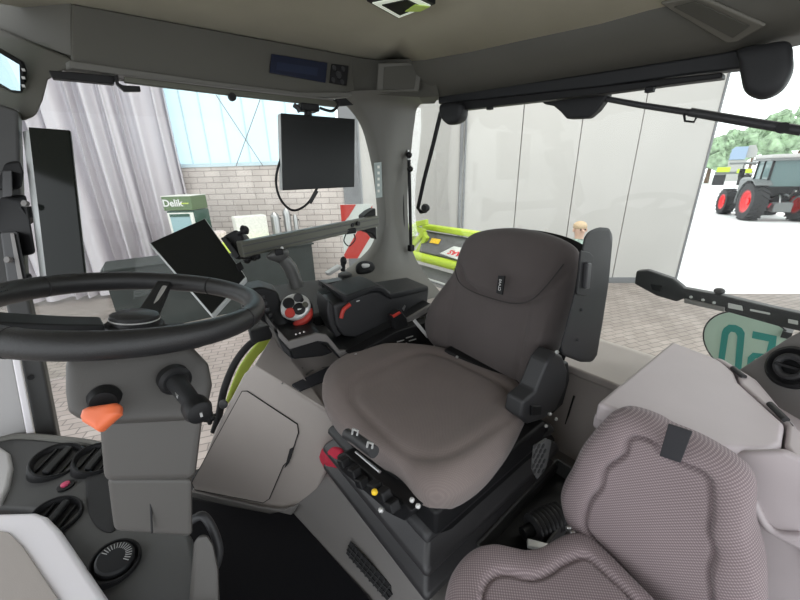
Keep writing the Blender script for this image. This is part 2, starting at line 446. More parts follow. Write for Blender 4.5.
for A, B in zip(rows, rows[1:]):
    for j in range(len(A)-1): mb.bm.faces.new((A[j], A[j+1], B[j+1], B[j]))
cu = tag(build(mb, 'hanging_curtain', 'curtain', ang=180), 'tall white pleated curtain hanging left of the frosted window', 'curtain')

# drinks cooler
c0 = at(191, 196, d=6.3); c0.z = 0
hv = ray(191, 196); hv.z = 0; hv.normalize(); pr = V((hv.y, -hv.x, 0))
e1 = (-pr*.86+hv*.5).normalized(); e2 = (pr*.5+hv*.86).normalized()
ct = at(191, 196, d=6.3).z
fz = thing('drinks_cooler', 'dark green upright drinks cooler with lettered header in front of the block wall', 'fridge', c0+e1*.3+e2*.25+V((0, 0, GZ)))
crot = Matrix((e1, e2, Z)).transposed()
def cb(a0, a1, b0, b1, z0, z1): return MB().box(c0+e1*(a0+a1)/2+e2*(b0+b1)/2+V((0, 0, (z0+z1)/2)), (a1-a0, b1-b0, z1-z0), crot)
build(cb(0, .52, 0, .5, GZ, ct-.26), 'cabinet_body', 'cooler', fz, bev=.01)
build(cb(-.0, .54, -.03, .5, ct-.25, ct), 'header_box', 'coolertop', fz, bev=.012)
build(cb(0, .55, -.03, .52, ct, ct+.012), 'top_sheet', 'whitebox', fz)
dr = build(cb(.02, .5, -.035, -.002, GZ+.15, ct-.29), 'door', 'whitebox', fz, bev=.008)
build(cb(.08, .45, -.042, -.036, GZ+.4, ct-.36), 'pane', mat('cooler_glass', (.30, .45, .48), .15), dr)
for k in range(5): build(MB().lathe([(.022, 0), (.022, .12), (.009, .16), (.009, .2)], c0+e1*(.1+.05*k)-e2*.045+V((0, 0, ct-.8)), Z, 10), 'bottle_print', 'black', dr)
build(cb(.08, .45, -.05, -.04, ct-.36, ct-.31), 'top_strip', 'cooler', dr)
text('Delik', 'lettering', 'ink', fz, c0+e1*.35-e2*.034+V((0, 0, ct-.12)), -e1, Z, .17, bold=.004)
for k in range(4): build(cb(.06+.035*k, .085+.035*k, -.036, -.030, ct-.135, ct-.115), 'header_mark', 'lime2', fz)
build(MB().sphere(c0+e2*.3-e1*.02+V((0, 0, ct-.75)), .09, 2, (.5, 1, 1), crot), 'sticker', 'whitebox', fz)

# dark bar counter with catering things
tz = -.2
q0 = at(100, 271, z=tz); q1 = at(313, 243, z=tz)
ux = (q1-q0).normalized(); uy = V((-ux.y, ux.x, 0)); 
if uy.dot(HD) < 0: uy = -uy
urot = Matrix((ux, uy, Z)).transposed(); UL = (q1-q0).length
ctr = thing('bar_counter', 'long dark cloth covered counter standing in front of the block wall', 'table', (q0+q1)/2+uy*.35+V((0, 0, GZ-tz)))
def kb(a0, a1, b0, b1, z0, z1): return MB().box(q0+ux*(a0+a1)/2+uy*(b0+b1)/2+V((0, 0, (z0+z1)/2)), (a1-a0, b1-b0, z1-z0), urot)
build(kb(.02, UL-.02, .03, .75, GZ-tz, -.03), 'skirt', 'counter', ctr, bev=.01)
build(kb(0, UL+.02, 0, .78, -.03, 0), 'worktop', 'counter', ctr, bev=.008)
def on_counter(px, py, b=.3):
    """spot on the worktop seen at px, at depth b behind the front edge"""
    v = ray(px, py); n = uy; t = ((q0+uy*b)-CAM).dot(n)/v.dot(n); p = CAM+v*t; return V((p.x, p.y, tz))
p = on_counter(252, 235, .3)
tag(build(MB().box(p+V((0, 0, .30)), (.55, .3, .60), urot), 'carton', 'whitebox', bev=.01), 'white speckled carton standing on the dark counter', 'box')
p = on_counter(208, 233, .4)
tag(build(MB().box(p+V((0, 0, .18)), (.55, .3, .36), urot), 'leaflet_tray', mat('pinkish_card', (.7, .6, .58), .7, var=.2, vscale=40), bev=.01), 'low pale pink carton at the left on the dark counter', 'box')
for i, (px, c) in enumerate(((222, 'lime2'), (238, 'lime'), (258, 'lime2'), (272, 'lime'))):
    p = on_counter(px, 242, .09)
    tag(build(MB().box(p+V((0, 0, .10)), (.22, .10, .20), urot @ rotm(Z, .1*i-.15)), 'sweet_packet', c, bev=.02),
        ['pale lime packet at the left front of the dark counter', 'bright lime packet before the white carton on the counter', 'pale lime packet right of the white carton', 'bright lime packet beside the steel urn'][i], 'packet', 'lime packets on the counter')
for i, (px, hh, rr) in enumerate(((277, .62, .085), (289, .68, .07), (297, .55, .045))):
    p = on_counter(px, 232, .35)
    t = thing('steel_urn', ['wide steel urn, left one of the three on the dark counter', 'tall slim steel flask between the urn and the flask with a spout', 'slim steel flask with a black spout at the right on the counter'][i], 'urn', p, 'steel urns on the counter')
    build(MB().lathe([(rr, 0), (rr, hh*.85), (rr*.9, hh*.92), (rr*.4, hh)], p, Z, 20), 'body', 'steel', t)
    build(MB().box(p+V((0, 0, hh*.8))+ux*rr, (.05, .025, .02), urot), 'spout', 'black', t)

# red and white warning board on a post
wp = at(358, 232, d=3.1)
ws = thing('warning_board', 'red and white striped warning board on a post beside the cab pillar', 'sign', (wp.x, wp.y, GZ))
bn = V((-HD.x, -HD.y, 0)); bu = RT0
quad = [at(343, 205, d=3.1), at(371, 205, d=3.1), at(371, 259, d=3.1), at(345, 256, d=3.1)]
def bw(u, v): return wp + bu*u + Z*v
build(MB().poly_prism([bw(-.14, -.24), bw(.14, -.24), bw(.14, .24), bw(-.14, .24)], -bn*.02), 'board', 'signwhite', ws)
for pts in ([(-.14, .24), (-.14, .07), (-.075, .135), (.0, .24)], [(.14, .23), (.14, .0), (-.02, -.24), (-.14, -.24), (-.14, -.2)], ):
    build(MB().poly_prism([bw(a, b)+bn*.002 for a, b in pts], bn*.002), 'stripe', 'signred', ws)
build(MB().cyl(V((wp.x, wp.y, GZ))-bn*.04, V((wp.x, wp.y, wp.z+.2))-bn*.04, .02), 'post', 'gatetrim', ws)
build(MB().lathe([(.18, 0), (.18, .03), (.03, .06)], V((wp.x, wp.y, GZ))-bn*.04, Z, 20), 'foot', 'gatetrim', ws)

# lime mower behind the tractor (stands between the cab and the gate)
ax0 = at(410, 226, d=4.5); ax1 = at(482, 241, d=3.6)
MX = (ax1-ax0); MX.z = 0; MX.normalize(); ML = 2.6
MYv = V((-MX.y, MX.x, 0)); 
if MYv.dot(HD) > 0: MYv = -MYv          # toward the cab
mo = V((ax0.x, ax0.y, 0))
def mw(px, py, off): return at(px, py, pl=(mo+MYv*off, MYv))
mow = thing('mower', 'lime green mower with dark deck and white name plate behind the tractor', 'mower', (mo+MX*.7+V((0, 0, GZ))))
def along(p, l): return p + MX*l
t0 = mw(424, 224, 0); b0 = mw(411, 252, .35)
zt = t0.z; zb = b0.z
build(MB().box(along(t0, .75)+V((0, 0, -.03)), (1.5, .09, .065), Matrix((MX, MYv, Z)).transposed()), 'top_beam', 'lime', mow, bev=.015)
build(MB().cyl(b0-V((0, 0, .03)), along(b0, 1.5)-V((0, 0, .03)), .05, seg=20), 'front_tube', 'lime', mow)
dq = [along(t0, .02)-V((0, 0, .08)), along(t0, 1.5)-V((0, 0, .08)), along(b0, 1.4)+V((0, 0, .04)), along(b0, .15)+V((0, 0, .04))]
deck = build(MB().poly_prism(dq, V((0, 0, -.05))-MYv*.03), 'deck', 'asphalt', mow)
def dk(s, t): # deck coordinates: s along, t down the slope 0..1
    a = along(t0, .02+s)-V((0, 0, .08)); b = along(b0, .15+s*.97)+V((0, 0, .04)); return a.lerp(b, t)
DN = (dk(1, 0)-dk(0, 0)).cross(dk(0, 1)-dk(0, 0)).normalized()
if DN.dot(CAM-dk(0, 0)) < 0: DN = -DN
DP = (dk(0, 0), DN)
def dpx(pts, h=.004): return [p+DN*h for p in ats(pts, pl=DP)]
build(MB().poly_prism(dpx([(432, 238.5), (441, 240), (438.5, 244.5), (429.5, 243)]), DN*.004), 'warning_sticker', 'yellow', mow)
npl = build(MB().poly_prism(dpx([(454, 247), (500, 256), (500, 275), (440, 254)]), DN*.006), 'name_plate', 'signwhite', mow)
sd = (at(480, 262, pl=DP)-at(448, 253, pl=DP)).normalized(); td = (dk(.8, 1)-dk(.8, 0)).normalized()
text('CLAAS', 'lettering', 'redink', mow, at(449.5, 252.5, pl=DP)+DN*.013, -sd, td, .10, bold=.003, align='RIGHT')
# side frame of bars at the left end
for a, b in (((407, 250), (417, 224)), ((417, 224), (427, 222)), ((409, 226), (425, 232)), ((412, 246), (425, 232)), ((418, 252), (427, 236)), ((405, 232), (412, 228)), ((405, 254), (420, 252))):
    build(MB().span(mw(*a, .2), mw(*b, .2), .05, .06), 'frame_bar', 'lime', mow, bev=.008)
build(MB().poly_prism([b0+V((0, 0, -.12)), along(b0, 1.4)+V((0, 0, -.12)), along(b0, 1.4)+MYv*.2+V((0, 0, -.24)), b0+MYv*.2+V((0, 0, -.24))], V((0, 0, -.03))), 'skirt_panel', 'asphalt', mow)
build(MB().cyl(b0+MYv*.14+V((0, 0, -.2)), along(b0, 1.4)+MYv*.14+V((0, 0, -.2)), .012), 'rail', 'silver', mow)
build(MB().poly_prism([b0+MYv*.2+V((0, 0, -.25)), along(b0, 1.4)+MYv*.2+V((0, 0, -.25)), along(b0, 1.4)+MYv*.34+V((0, 0, -.6)), b0+MYv*.34+V((0, 0, -.6))], V((0, 0, -.06))), 'lower_apron', 'lime2', mow)
for l in (.25, 1.3): build(MB().box(along(b0, l)+MYv*.1+V((0, 0, (GZ-zb)/2-.2)), (.12, .3, (zb-GZ)-.4), Matrix((MX, MYv, Z)).transposed()), 'stand_leg', 'tracgrey', mow, bev=.01)

# person standing behind the rear window, mostly hidden by the driver's seat
hd = at(580, 230, d=5.2)
pe = thing('person', 'person in checked shirt standing behind the driver seat near the gate', 'person', (hd.x, hd.y, GZ))
HT = hd.z+.13-GZ
sk = bpy.data.meshes.new('body'); bmp = bmesh.new()
side = RT0
J = {'pel': (0, .53), 'belly': (0, .60), 'chest': (0, .72), 'neck': (0, .83), 'nk2': (0, .865), 'head': (0, .92), 'crown': (0, .975)}
vs = {k: bmp.verts.new(V((0, 0, v[1]*HT))) for k, v in J.items()}
def ch(seq):
    for a, b in zip(seq, seq[1:]): bmp.edges.new((vs[a], vs[b]))
for sgn, nm in ((-1, 'l'), (1, 'r')):
    for k, (o, h, f) in {'hip': (.05, .50, 0), 'knee': (.055, .285, .012), 'ank': (.055, .045, 0), 'toe': (.06, .02, .07), 'sho': (.105, .80, 0), 'elb': (.135, .63, -.01), 'wri': (.13, .49, .04), 'hand': (.125, .44, .06)}.items():
        vs[nm+k] = bmp.verts.new(side*(sgn*o*HT) - HD*(f*HT) + Z*(h*HT))
ch(['pel', 'belly', 'chest', 'neck', 'nk2', 'head', 'crown'])
for nm in 'lr':
    ch(['pel', nm+'hip', nm+'knee', nm+'ank', nm+'toe']); ch(['chest', nm+'sho', nm+'elb', nm+'wri', nm+'hand'])
bmp.verts.index_update(); idx = {k: v.index for k, v in vs.items()}
bmp.to_mesh(sk); bmp.free()
po = bpy.data.objects.new('body', sk); COL.objects.link(po)
md = po.modifiers.new('s', 'SKIN'); po.modifiers.new('u', 'SUBSURF').levels = 2
rad = {'pel': .15, 'belly': .14, 'chest': .15, 'neck': .07, 'nk2': .06, 'head': .095, 'crown': .075, 'hip': .09, 'knee': .06, 'ank': .045, 'toe': .04, 'sho': .07, 'elb': .05, 'wri': .035, 'hand': .04}
for k, i in idx.items():
    r = rad[k[1:] if k[0] in 'lr' and k[1:] in rad else k]; sk.skin_vertices[0].data[i].radius = (r, r)
sk.skin_vertices[0].data[idx['pel']].use_root = True
bpy.context.view_layer.update()
ev = bpy.data.meshes.new_from_object(po.evaluated_get(bpy.context.evaluated_depsgraph_get()))
bpy.data.objects.remove(po)
ev.name = 'body'; ev.materials.clear()
for mm in ('skin', 'shirt', 'jeans'): ev.materials.append(K[mm])
for pgn in ev.polygons:
    pgn.use_smooth = True; h = pgn.center.z/HT; lat = abs(pgn.center.dot(side))/HT
    pgn.material_index = 0 if h > .84 or (h < .5 and lat > .10 and h > .38) else (1 if h > .52 else 2)
bo = bpy.data.objects.new('body', ev); COL.objects.link(bo); bo.parent = pe
hb = V((hd.x, hd.y, GZ))
mb = MB(); mb.sphere(hb+Z*(HT*.955)+HD*.012, .098, 3, (1, 1, .78)); build(mb, 'hair', 'hair', pe)
mb = MB(); mb.sphere(hb+Z*(HT*.918)-HD*.095, .018, 2, (1, 1, 1.4)); build(mb, 'nose', 'skin', pe)
for s_ in (-1, 1):
    build(MB().sphere(hb+Z*(HT*.93)-HD*.085+side*.033*s_, .012, 2), 'eye', 'black', pe)
    build(MB().sphere(hb+Z*(HT*.92)+side*.098*s_, .022, 2, (.6, .6, 1.4)), 'ear', 'skin', pe)

# ------------------------------------------------------------------ yard: tractor, harrow, machine, trees
def wheel(par, c, axis, Rw, w, rimc, lugs=22):
    t = build(MB().lathe([(Rw*.55, -w*.42), (Rw*.8, -w*.5), (Rw*.94, -w*.46), (Rw*.965, -w*.3), (Rw*.965, w*.3), (Rw*.94, w*.46), (Rw*.8, w*.5), (Rw*.55, w*.42)], c, axis, 48, True), 'tyre', 'tyre', par)
    u, v, n = frame_of(axis); mb = MB()
    for k in range(lugs):
        for sg in (-1, 1):
            a = 2*pi*(k+(.5 if sg > 0 else 0))/lugs
            e = u*cos(a)+v*sin(a); tg = -u*sin(a)+v*cos(a)
            dr_ = (n*sg*.8 - tg*.55).normalized(); md_ = e.cross(dr_).normalized()
            mb.box(V(c)+e*(Rw*.985)+n*(sg*w*.25)-tg*0, (w*.58, Rw*.07, Rw*.06), Matrix((dr_, md_, e)).transposed())
    build(mb, 'tread', 'tyre', t)
    r = build(MB().lathe([(.001, w*.1), (Rw*.2, w*.1), (Rw*.22, w*.2), (Rw*.42, w*.22), (Rw*.52, w*.4), (Rw*.6, w*.44), (Rw*.6, -w*.44), (Rw*.52, -w*.4), (Rw*.42, -w*.1), (.001, -w*.1)], c, axis, 40), 'rim', rimc, par)
    build(MB().lathe([(Rw*.14, w*.05), (Rw*.14, w*.3), (.01, w*.33)], c, axis, 20), 'hub', rimc, r)
rw = at(746, 220, z=GZ); rw = V((rw.x, rw.y, GZ))
Dt = (rw-V((0, 0, GZ))).length
hv = V((rw.x, rw.y, 0)).normalized(); pr = V((hv.y, -hv.x, 0))      # pr: right in the picture
fwd = (hv*.93-pr*.37).normalized(); lf = V((-fwd.y, fwd.x, 0))       # its own forward and left
if lf.dot(pr) > 0: lf = -lf
WR = 34/345*Dt*.74/2
tr = thing('tractor', 'dark grey tractor with red wheel rims parked outside in the yard', 'tractor', rw-lf*.8)
trot = Matrix((fwd, lf, Z)).transposed()
def tb(f0, f1, l0, l1, z0, z1): return MB().box(rw+fwd*(f0+f1)/2+lf*(l0+l1)/2+V((0, 0, (z0+z1)/2)), (f1-f0, l1-l0, z1-z0), trot)
k_ = WR/.9
wheel(tr, rw+V((0, 0, WR)), lf, WR, .6*k_, 'rim'); wheel(tr, rw+V((0, 0, WR))-lf*1.9*k_, -lf, WR, .6*k_, 'rim')
wheel(tr, rw+V((0, 0, WR*.76))+fwd*2.75*k_, lf, WR*.76, .5*k_, 'rim', 18); wheel(tr, rw+V((0, 0, WR*.76))+fwd*2.75*k_-lf*1.9*k_, -lf, WR*.76, .5*k_, 'rim', 18)
for off in (0, -1.9*k_):
    mb = MB(); prof = []
    for a in range(-10, 131, 10): prof.append(rw+V((0, 0, WR))+lf*off+fwd*(cos(R(a))*WR*1.12)+Z*(sin(R(a))*WR*1.12))
    for p, q in zip(prof, prof[1:]): mb.span(p, q, .62*k_, .05*k_, lf.cross((q-p).normalized()))
    build(mb, 'fender', 'tracgrey', tr)
zb_ = .9*k_
build(tb(-.3*k_, 3.3*k_, -1.25*k_, -.65*k_, .55*k_, 1.2*k_), 'chassis', 'blackm', tr, bev=.05)
build(tb(1.2*k_, 3.5*k_, -1.35*k_, -.55*k_, 1.1*k_, 1.95*k_), 'hood', 'tracgrey', tr, bev=.15)
build(tb(-.3*k_, 1.15*k_, -1.7*k_, -.2*k_, 1.15*k_, 1.6*k_), 'cab_base', 'blackm', tr, bev=.05)
build(tb(-.4*k_, 1.3*k_, -1.8*k_, -.1*k_, 2.82*k_, 3.02*k_), 'cab_roof', 'gate', tr, bev=.07)
build(tb(-.45*k_, 1.35*k_, -1.85*k_, -.05*k_, 2.74*k_, 2.83*k_), 'roof_edge', 'tracgrey', tr, bev=.02)
for f_ in (-.28, 1.1):
    for l_ in (-.25, -1.65): build(MB().span(rw+fwd*f_*k_+lf*l_*k_+Z*1.5*k_, rw+fwd*f_*k_*.95+lf*l_*k_+Z*2.78*k_, .08*k_, .08*k_, lf), 'cab_post', 'blackm', tr)
build(MB().span(rw+fwd*.45*k_+lf*(-.25)*k_+Z*1.5*k_, rw+fwd*.45*k_+lf*(-.25)*k_+Z*2.78*k_, .07*k_, .07*k_, lf), 'cab_post', 'blackm', tr)
build(tb(-.27*k_, -.25*k_, -1.6*k_, -.3*k_, 1.6*k_, 2.75*k_), 'rear_glass', mat('far_glass', (.10, .16, .16), .1), tr)
build(tb(-.2*k_, 1.05*k_, -.27*k_, -.25*k_, 1.6*k_, 2.75*k_), 'side_glass', mat('far_glass_side', (.18, .26, .26), .1), tr)
random.seed(3)
for i in range(9):
    a = rw+lf*(-.5-.1*i)*k_-fwd*.25*k_+Z*(random.uniform(.5, 1.3)*k_); b = a-fwd*random.uniform(.3, .7)*k_+lf*random.uniform(-.3, .3)*k_+Z*random.uniform(-.4, .4)*k_
    build(MB().tube([a, a.lerp(b, .5)+Z*.15*k_, b], .035*k_, 8, smooth=5), 'hitch_arm' if i % 2 else 'hose', ['tracgrey', 'blackm', 'pinksoil', 'steel'][i % 4], tr)
build(tb(-.6*k_, -.2*k_, -1.3*k_, -.6*k_, .45*k_, .9*k_), 'hitch_block', 'tracgrey', tr, bev=.05)
mp = rw+fwd*1.25*k_+lf*.25*k_+Z*2.3*k_
ma = build(MB().tube([rw+fwd*1.2*k_-lf*.2*k_+Z*2.6*k_, mp+Z*.35*k_, mp], .025*k_, 8), 'mirror_arm', 'blackm', tr)
build(MB().box(mp-Z*.1*k_, (.08*k_, .22*k_, .42*k_), trot), 'wing_mirror', 'blackm', tr, bev=.02)
# harrow behind that tractor
hc = rw - fwd*3.4*k_ - lf*2.2*k_
hr = thing('harrow', 'harrow with red tines on the ground behind the parked tractor', 'harrow', hc)
build(MB().box(hc+Z*.55*k_, (.12*k_, 2.8*k_, .12*k_), trot), 'frame_beam', 'pinksoil', hr, bev=.01)
build(MB().box(hc-fwd*.6*k_+Z*.55*k_, (.12*k_, 2.8*k_, .12*k_), trot), 'frame_beam', 'pinksoil', hr, bev=.01)
build(MB().box(hc+fwd*.5*k_+Z*.62*k_, (.3*k_, 1.9*k_, .1*k_), trot), 'drawbar', 'yellow', hr, bev=.02)
for i in range(14):
    for f_ in (0, -.6):
        b = hc+fwd*f_*k_+lf*(1.3-.2*i)*k_
        build(MB().tube([b+Z*.5*k_, b-fwd*.12*k_+Z*.25*k_, b+Z*.01], .018*k_, 6), 'tine', 'pinksoil', hr)
# other machines far in the yard
def farbox(nm, lab, cat, px, py, d, parts):
    o = at(px, py, d=d); t = thing(nm, lab, cat, (o.x, o.y, GZ)); v = ray(px, py); v.z = 0; v.normalize(); q = V((v.y, -v.x, 0)); rm = Matrix((q, v, Z)).transposed()
    for pn, m_, (a, b, c), s_ in parts:
        build(MB().box(V((o.x, o.y, GZ))+q*a+v*b+Z*c, s_, rm), pn, m_, t, bev=.04, seg=2)
    return t
farbox('trailer_machine', 'yellow and dark farm implement parked left of the tractor in the yard', 'implement', 734, 170, 44,
       [('frame', 'tracgrey', (0, 0, 1.5), (3.6, .5, .3)), ('boom', 'tracgrey', (.7, 0, 2.6), (2.6, .3, .25)), ('side_panel', 'lime', (-1.0, -.4, 1.9), (1.3, .2, .6)), ('side_panel', 'lime', (1.0, -.4, 1.7), (1.4, .2, .5)), ('wheel_block', 'tyre', (-1.2, 0, .65), (1.2, .5, 1.3)), ('wheel_block', 'tyre', (1.2, 0, .65), (1.2, .5, 1.3))])
farbox('blue_machine', 'blue grey machine body standing before the trees in the yard', 'machine', 733, 160, 56,
       [('housing', 'blueth', (0, 0, 4.2), (2.8, 1.6, 1.9)), ('chute', 'blackm', (-1.5, -.1, 4.0), (.3, .6, 1.8)), ('chassis', 'gate', (0, 0, 1.6), (3.4, 1.2, 3.2)), ('arm', 'gate', (2.0, 0, 4.4), (1.2, .4, 1.8))])
trees = [(712, 50, 6.0, 3.4, 'tree with low round crown beside the gate edge'), (733, 62, 8.4, 3.8, 'second tree from the gate edge behind the yard machines'), (752, 76, 11.5, 4.2, 'distant tree with broad crown behind the parked tractor cab'),
         (772, 47, 9.0, 3.4, 'tall tree right of the wiper in the yard'), (797, 66, 13.5, 4.2, 'tall distant tree at the right edge of the yard'), (690, 72, 8.5, 4, 'distant tree half hidden behind the gate edge'), (822, 54, 12, 4, 'tree beyond the right edge of the rear window')]
for i, (px, d, h, cr, lab) in enumerate(trees):
    o = at(px, 160, d=d); b = V((o.x, o.y, GZ)); t = thing('tree', 'pale green '+lab, 'tree', b, 'trees behind the yard')
    build(MB().tube([b, b+Z*h*.3, b+Z*h*.55], lambda u: .3-.12*u, 8), 'trunk', 'bark', t)
    mb = MB(); rnd = random.Random(i)
    for k in range(16):
        a = rnd.uniform(0, 2*pi); rr = cr*.62*sqrt(rnd.random()); zz = h*(.38+.55*rnd.random()); f_ = 1-.5*max(0, zz/h-.6)/.4
        mb.sphere(b+V((cos(a)*rr*f_, sin(a)*rr*f_, zz)), cr*rnd.uniform(.28, .42)*f_, 3)
    for v in mb.bm.verts:
        v.co += V((noise.noise(v.co*1.1), noise.noise(v.co*1.1+V((9, 2, 4))), noise.noise(v.co*1.1+V((2, 7, 1)))))*.7 + V((noise.noise(v.co*4), noise.noise(v.co*4+V((5, 5, 5))), noise.noise(v.co*4+V((1, 8, 3)))))*.28
    build(mb, 'crown', 'leaf', t, ang=180)
# ================================================================== CAB SHELL
def away(px, py, l): return ray(px, py).normalized()*l
def pz(pts, z): return [at(a, b, z=z) for a, b in pts]
# floor, plinth under the seat, walls
struct(MB().poly_prism([(-.35, -.27, -.005), (1.3, -.10, -.005), (1.45, .75, -.005), (-.35, .75, -.005)], (0, 0, -.06)).poly_prism([(-.35, -1.22, -.006), (1.3, -1.22, -.006), (1.3, -.26, -.006), (-.35, -.26, -.006)], (0, 0, -.06)), 'floor', 'blackm')
fm = MB().poly_prism([at(192, 500, z=.004), at(270, 515, z=.004), at(291, 511, z=.004), at(370, 600, z=.004), V((.28, -.275, .004)), V((.0, -.2, .004)), V((.0, .3, .004)), V((1.15, .3, .004))], (0, 0, .008))
tag(build(fm, 'floor_mat', 'rubber', bev=.003), 'black rubber floor mat in the footwell before the driver seat', 'mat')
# plinth: sloping front, flat top
fl = [at(286, 512, z=0), at(370, 600, z=0), V((.20, -.30, 0)), V((.2, -1.16, 0)), V((1.1, -1.16, 0)), V((1.1, -.45, 0))]
tp = [V((.93, -.34, .13)), V((.60, -.345, .13)), V((.22, -.36, .13)), V((.22, -1.15, .13)), V((1.08, -1.15, .13)), V((1.08, -.5, .13))]
mb = MB(); mb.rings([[p-Z*.02 for p in fl], fl, tp])
pl_ = struct(mb, 'trim_2', 'midgrey', bev=.008)
mb = MB(); mb.tube([p+V((0, .004, .006)) for p in (fl[0], fl[1], fl[2])], .006, 8)
build(mb, 'mat_edge', 'dash', pl_)
# vent grille in the plinth front
pn = (tp[1]-fl[1]).cross(fl[0]-fl[1]).normalized()
if pn.dot(CAM-fl[1]) < 0: pn = -pn
PLF = (fl[1]+pn*.008, pn)
vg = ats([(351, 541), (347, 553), (388, 600), (397, 590)], pl=PLF)
vq = build(MB().poly_prism([p+pn*.001 for p in vg], pn*.003), 'vent_grille', 'blackm', pl_)
a_, b_, c_, d_ = vg
for i in range(1, 10):
    t = i/10; build(MB().span(a_.lerp(d_, t)+pn*.006, b_.lerp(c_, t)+pn*.006, .003, .003), 'grille_bar', 'charcoal', vq)
for t in (.33, .66): build(MB().span(a_.lerp(b_, t)+pn*.0065, d_.lerp(c_, t)+pn*.0065, .002, .003), 'grille_bar', 'charcoal', vq)

# right-hand console flank (with access flap), wheel-arch edge and trough
B1 = V((1.214, .015, 0)); B2 = V((.895, -.225, 0)); e_ = (B2-B1).normalized(); nh = V((e_.y, -e_.x, 0))
if nh.dot(CAM-B1) < 0: nh = -nh
al = R(20); FN = (nh*cos(al)+Z*sin(al)).normalized(); FP = (B1, FN)
flank = ats([(190, 500), (192, 488), (215, 428), (243, 374), (252, 366), (262, 368), (325, 410), (333, 420), (338, 440), (318, 490), (300, 512), (284, 516), (262, 514)], pl=FP)
mb = MB(); mb.poly_prism(flank, -FN*.05+V((.02, -.03, 0)))
con = struct(mb, 'wall_right_console', 'grey', bev=.012)
# flap
fp = ats([(243, 391), (248, 391), (298, 424), (299, 432), (296, 441), (291, 458), (284, 465), (270, 498), (264, 502), (196, 489), (193, 482)], pl=FP)
fl_ = build(MB().poly_prism([p+FN*.0015 for p in fp], FN*.004), 'access_flap', 'grey', con, bev=.003)
mb = MB(); mb.tube([p+FN*.0035 for p in fp], .0022, 6, closed=True); build(mb, 'flap_gap', 'blackm', con)
mb = MB(); mb.poly_prism([p+FN*.004 for p in ats([(291, 448), (295, 446), (290, 462), (286, 467)], pl=FP)], FN*.004); build(mb, 'flap_grip', 'blackm', con)
# base kick strip along the flank
mb = MB(); mb.poly_prism(ats([(190, 500), (192, 489), (262, 505), (285, 508), (300, 503), (292, 515), (284, 519), (264, 519)], pl=(B1+FN*.006, FN)), FN*.012); build(mb, 'kick_strip', 'midgrey', con, bev=.004)
# round plug and knob on the flank edge
p = at(224, 404, pl=FP); build(MB().lathe([(.016, 0), (.016, .006), (.012, .009)], p, FN, 20), 'plug', 'charcoal', con)
p = at(215, 415, pl=FP)
kb_ = build(MB().lathe([(.006, 0), (.006, .02), (.018, .02), (.02, .028), (.015, .036)], p, FN, 10), 'star_knob', 'black', con)
for k in range(5):
    u_, v_, _ = frame_of(FN); build(MB().sphere(p+FN*.028+(u_*cos(k*1.257)+v_*sin(k*1.257))*.018, .008, 2), 'lobe', 'black', kb_)
# ledge + trough behind the flank (runs back under the armrest)
led = [at(252, 366, pl=FP), at(325, 410, pl=FP), V((.82, -.60, .30)), V((.86, -1.12, .36)), V((1.40, -1.12, .42)), V((1.42, -.42, .52)), at(272, 336, pl=(B1-nh*.02, FN))]
mb = MB(); mb.poly_prism(led, V((.01, -.01, -.05)))
tr_ = struct(mb, 'trim_3', 'grey', bev=.008)
tp0 = V(led[0]); lnorm = (led[1]-led[0]).cross(led[3]-led[0]).normalized()
if lnorm.z < 0: lnorm = -lnorm
mb = MB(); mb.poly_prism([p+lnorm*.012 for p in ats([(292, 388), (300, 394), (352, 372), (345, 362)], pl=(led[0]+lnorm*.012, lnorm))], lnorm*.01); build(mb, 'belt_strap', 'webbing', tr_)
for px in ((282, 384, 318, 366), (297, 386, 335, 366)):
    a = at(px[0], px[1], pl=(led[0], lnorm)); b = at(px[2], px[3], pl=(led[0], lnorm)); m_ = at((px[0]+px[2])/2-5, (px[1]+px[3])/2-5, pl=(led[0], lnorm))
    mb = MB(); mb.tube([a, m_, b], .003, 6, smooth=6); build(mb, 'moulded_rib', 'midgrey', tr_)
# wheel-arch seal seen through the lower right glass + lime mudguard beyond
mb = MB(); mb.tube(ats([(266, 333), (248, 346), (234, 365), (224, 390), (219, 415), (214, 432)], x=1.27), .013, 10, smooth=8)
tag(build(mb, 'door_seal', 'blackm'), kind='structure').name = 'trim_4'
mb = MB(); mb.cushion(ats([(268, 330), (252, 348), (240, 365), (232, 383), (224, 408), (236, 392), (246, 374), (258, 356), (272, 340)], x=1.31), (-1, .3, .4), .01, .02, n=60, rings=6)
tag(build(mb, 'mudguard', 'lime2'), 'lime green mudguard edge behind the black seal beside the console flank', 'mudguard')

# right window pane + headers + pillars
struct(MB().box((1.46, -.35, .93), (.006, 1.45, .95)), 'window_1', 'glass')
struct(MB().box((.75, -1.31, .90), (1.9, .006, .95)), 'window_3', 'glass')
def hx(pts, x=1.40): return ats(pts, x=x)
